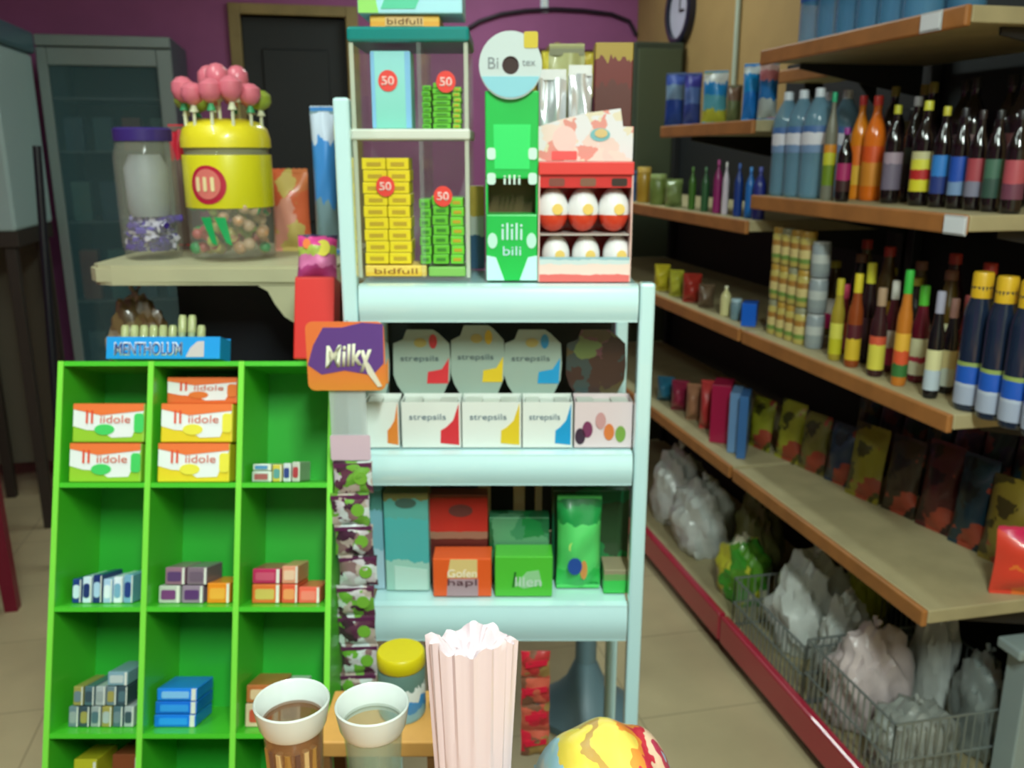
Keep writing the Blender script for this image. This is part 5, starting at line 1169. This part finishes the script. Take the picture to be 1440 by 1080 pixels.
for j in range(5):   # folds inward at the mouth
    f = (j + 1) / 6; ring = []
    for i in range(n):
        a = 2 * PI * i / n; b0 = rings[m_][i].co
        ring.append(bm.verts.new((b0.x * (1 - f * .85), b0.y * (1 - f * .85), b0.z - h_ * .10 * f + .006 * math.sin(a * 6 + j))))
    rings.append(ring)
for a_, b2 in zip(rings, rings[1:]):
    for i in range(n): bm.faces.new((a_[i], a_[(i + 1) % n], b2[(i + 1) % n], b2[i]))
bm.faces.new(rings[0][::-1]); bm.faces.new(rings[-1])
mb = mat('bag_white_pink', (216, 198, 204), .4, coat=.2)
obj('pleated_plastic', bm, mb, o, True)
bm = lat([(w_ * .43, h_ * .20), (w_ * .43, h_ * .235)], n=32, sy=.6, cap=False); obj('rubber_band', bm, cm((205, 170, 150)), o)
# chip bag lying at lower right
v = .67
u, z, w_, h_ = cface(752, 945, 1024, 0, v, ZC)
o = cthing('chip_bag', 'light blue chip bag with yellow and red print at the bottom right of the till', 'snack bag', u, v - .05, ZC)
bm = bmesh.new(); NX, NZ = 26, 20
top = {}; bot = {}
for j in range(NZ + 1):
    for i in range(NX + 1):
        a, b2 = i / NX * 2 - 1, j / NZ * 2 - 1
        q = max(0, (1 - abs(a) ** 2.3)) ** .55 * max(0, (1 - abs(b2) ** 2.6)) ** .5
        wv = .003 * math.sin(a * 9 + b2 * 4) * q
        x, y = a * w_ / 2, b2 * .075
        top[i, j] = bm.verts.new((x, y, h_ * .42 + h_ * .82 * q + wv)); 
        bot[i, j] = bm.verts.new((x, y, h_ * .42 - h_ * .42 * q - .0006))
for j in range(NZ):
    for i in range(NX):
        bm.faces.new((top[i, j], top[i + 1, j], top[i + 1, j + 1], top[i, j + 1])); bm.faces.new((bot[i, j], bot[i, j + 1], bot[i + 1, j + 1], bot[i + 1, j]))
ed = [(i, 0) for i in range(NX)] + [(NX, j) for j in range(NZ)] + [(i, NZ) for i in range(NX, 0, -1)] + [(0, j) for j in range(NZ, 0, -1)]
for k in range(len(ed)):
    p1, p2 = ed[k], ed[(k + 1) % len(ed)]; bm.faces.new((top[p1], bot[p1], bot[p2], top[p2]))
cbm = bands('chip_print', [(0, (160, 205, 228)), (.16, (236, 210, 80)), (.34, (190, 150, 80)), (.42, (236, 205, 90)), (.60, (230, 140, 60)), (.68, (205, 50, 70)), (.76, (235, 200, 170)), (.84, (190, 60, 90)), (.90, (165, 205, 232))], axis=0, rough=.3, coat=.5, warp=.22, wscale=5)
bb = obj('bag_body', bm, cbm, o, True)

# yellow lidded jar on a small wooden box, behind the bags
vy = 1.02
zt_y = .60
t = thing('side_table', 'small wooden table with pale orange edge below the rack', 'table', W(U(540, vy, zt_y), vy, 0), CR)
zty = Z(1044, vy - .05)
obj('table_top', box(-.070, .085, -.05, .062, zty - .022, zty, .002), mat('orange_wood', (214, 158, 84), .45, noise=.1, nscale=12), t)
for sx in (-.065, .075):
    for sy in (-.04, .052): obj('leg', box(sx - .008, sx + .008, sy - .008, sy + .008, 0, zty - .0225), mat('till_board', (130, 90, 50), .5), t)
u, z, w_, h_ = cface(530, 597, 922, 0, vy, zty)
o = cthing('cream_jar', 'jar with olive yellow lid and blue white label beneath the rack', 'jar', u, vy + .012, zty); r = w_ / 2
obj('jar_body', lat([(r * .9, 0), (r, .006), (r, h_ * .74), (r * .92, h_ * .78)], n=28), bands('jar_bw', [(0, (130, 185, 205)), (.25, (60, 140, 200)), (.45, (215, 220, 215)), (.7, (90, 120, 110))], wscale=5, warp=.2), o, True)
obj('lid', lat([(r * .98, h_ * .78), (r * 1.02, h_ * .80), (r * 1.02, h_ * .97), (r * .95, h_)], n=28), mat('olive_lid', (206, 190, 20), .35), o, True)
u, z, w_, h_ = cface(600, 622, 965, 0, vy, zty); o = cthing('small_bottle', 'small dark bottle beside the yellow lidded jar', 'bottle', u + .004, vy + .01, zty)
obj('bottle_body', lat([(w_ * .42, 0), (w_ * .45, .004), (w_ * .45, h_ * .6), (w_ * .2, h_ * .78)], n=18), cm((30, 34, 44), .2), o, True); obj('cap', lat([(w_ * .24, h_ * .78), (w_ * .24, h_)], n=14), cm((120, 160, 190)), o, True)
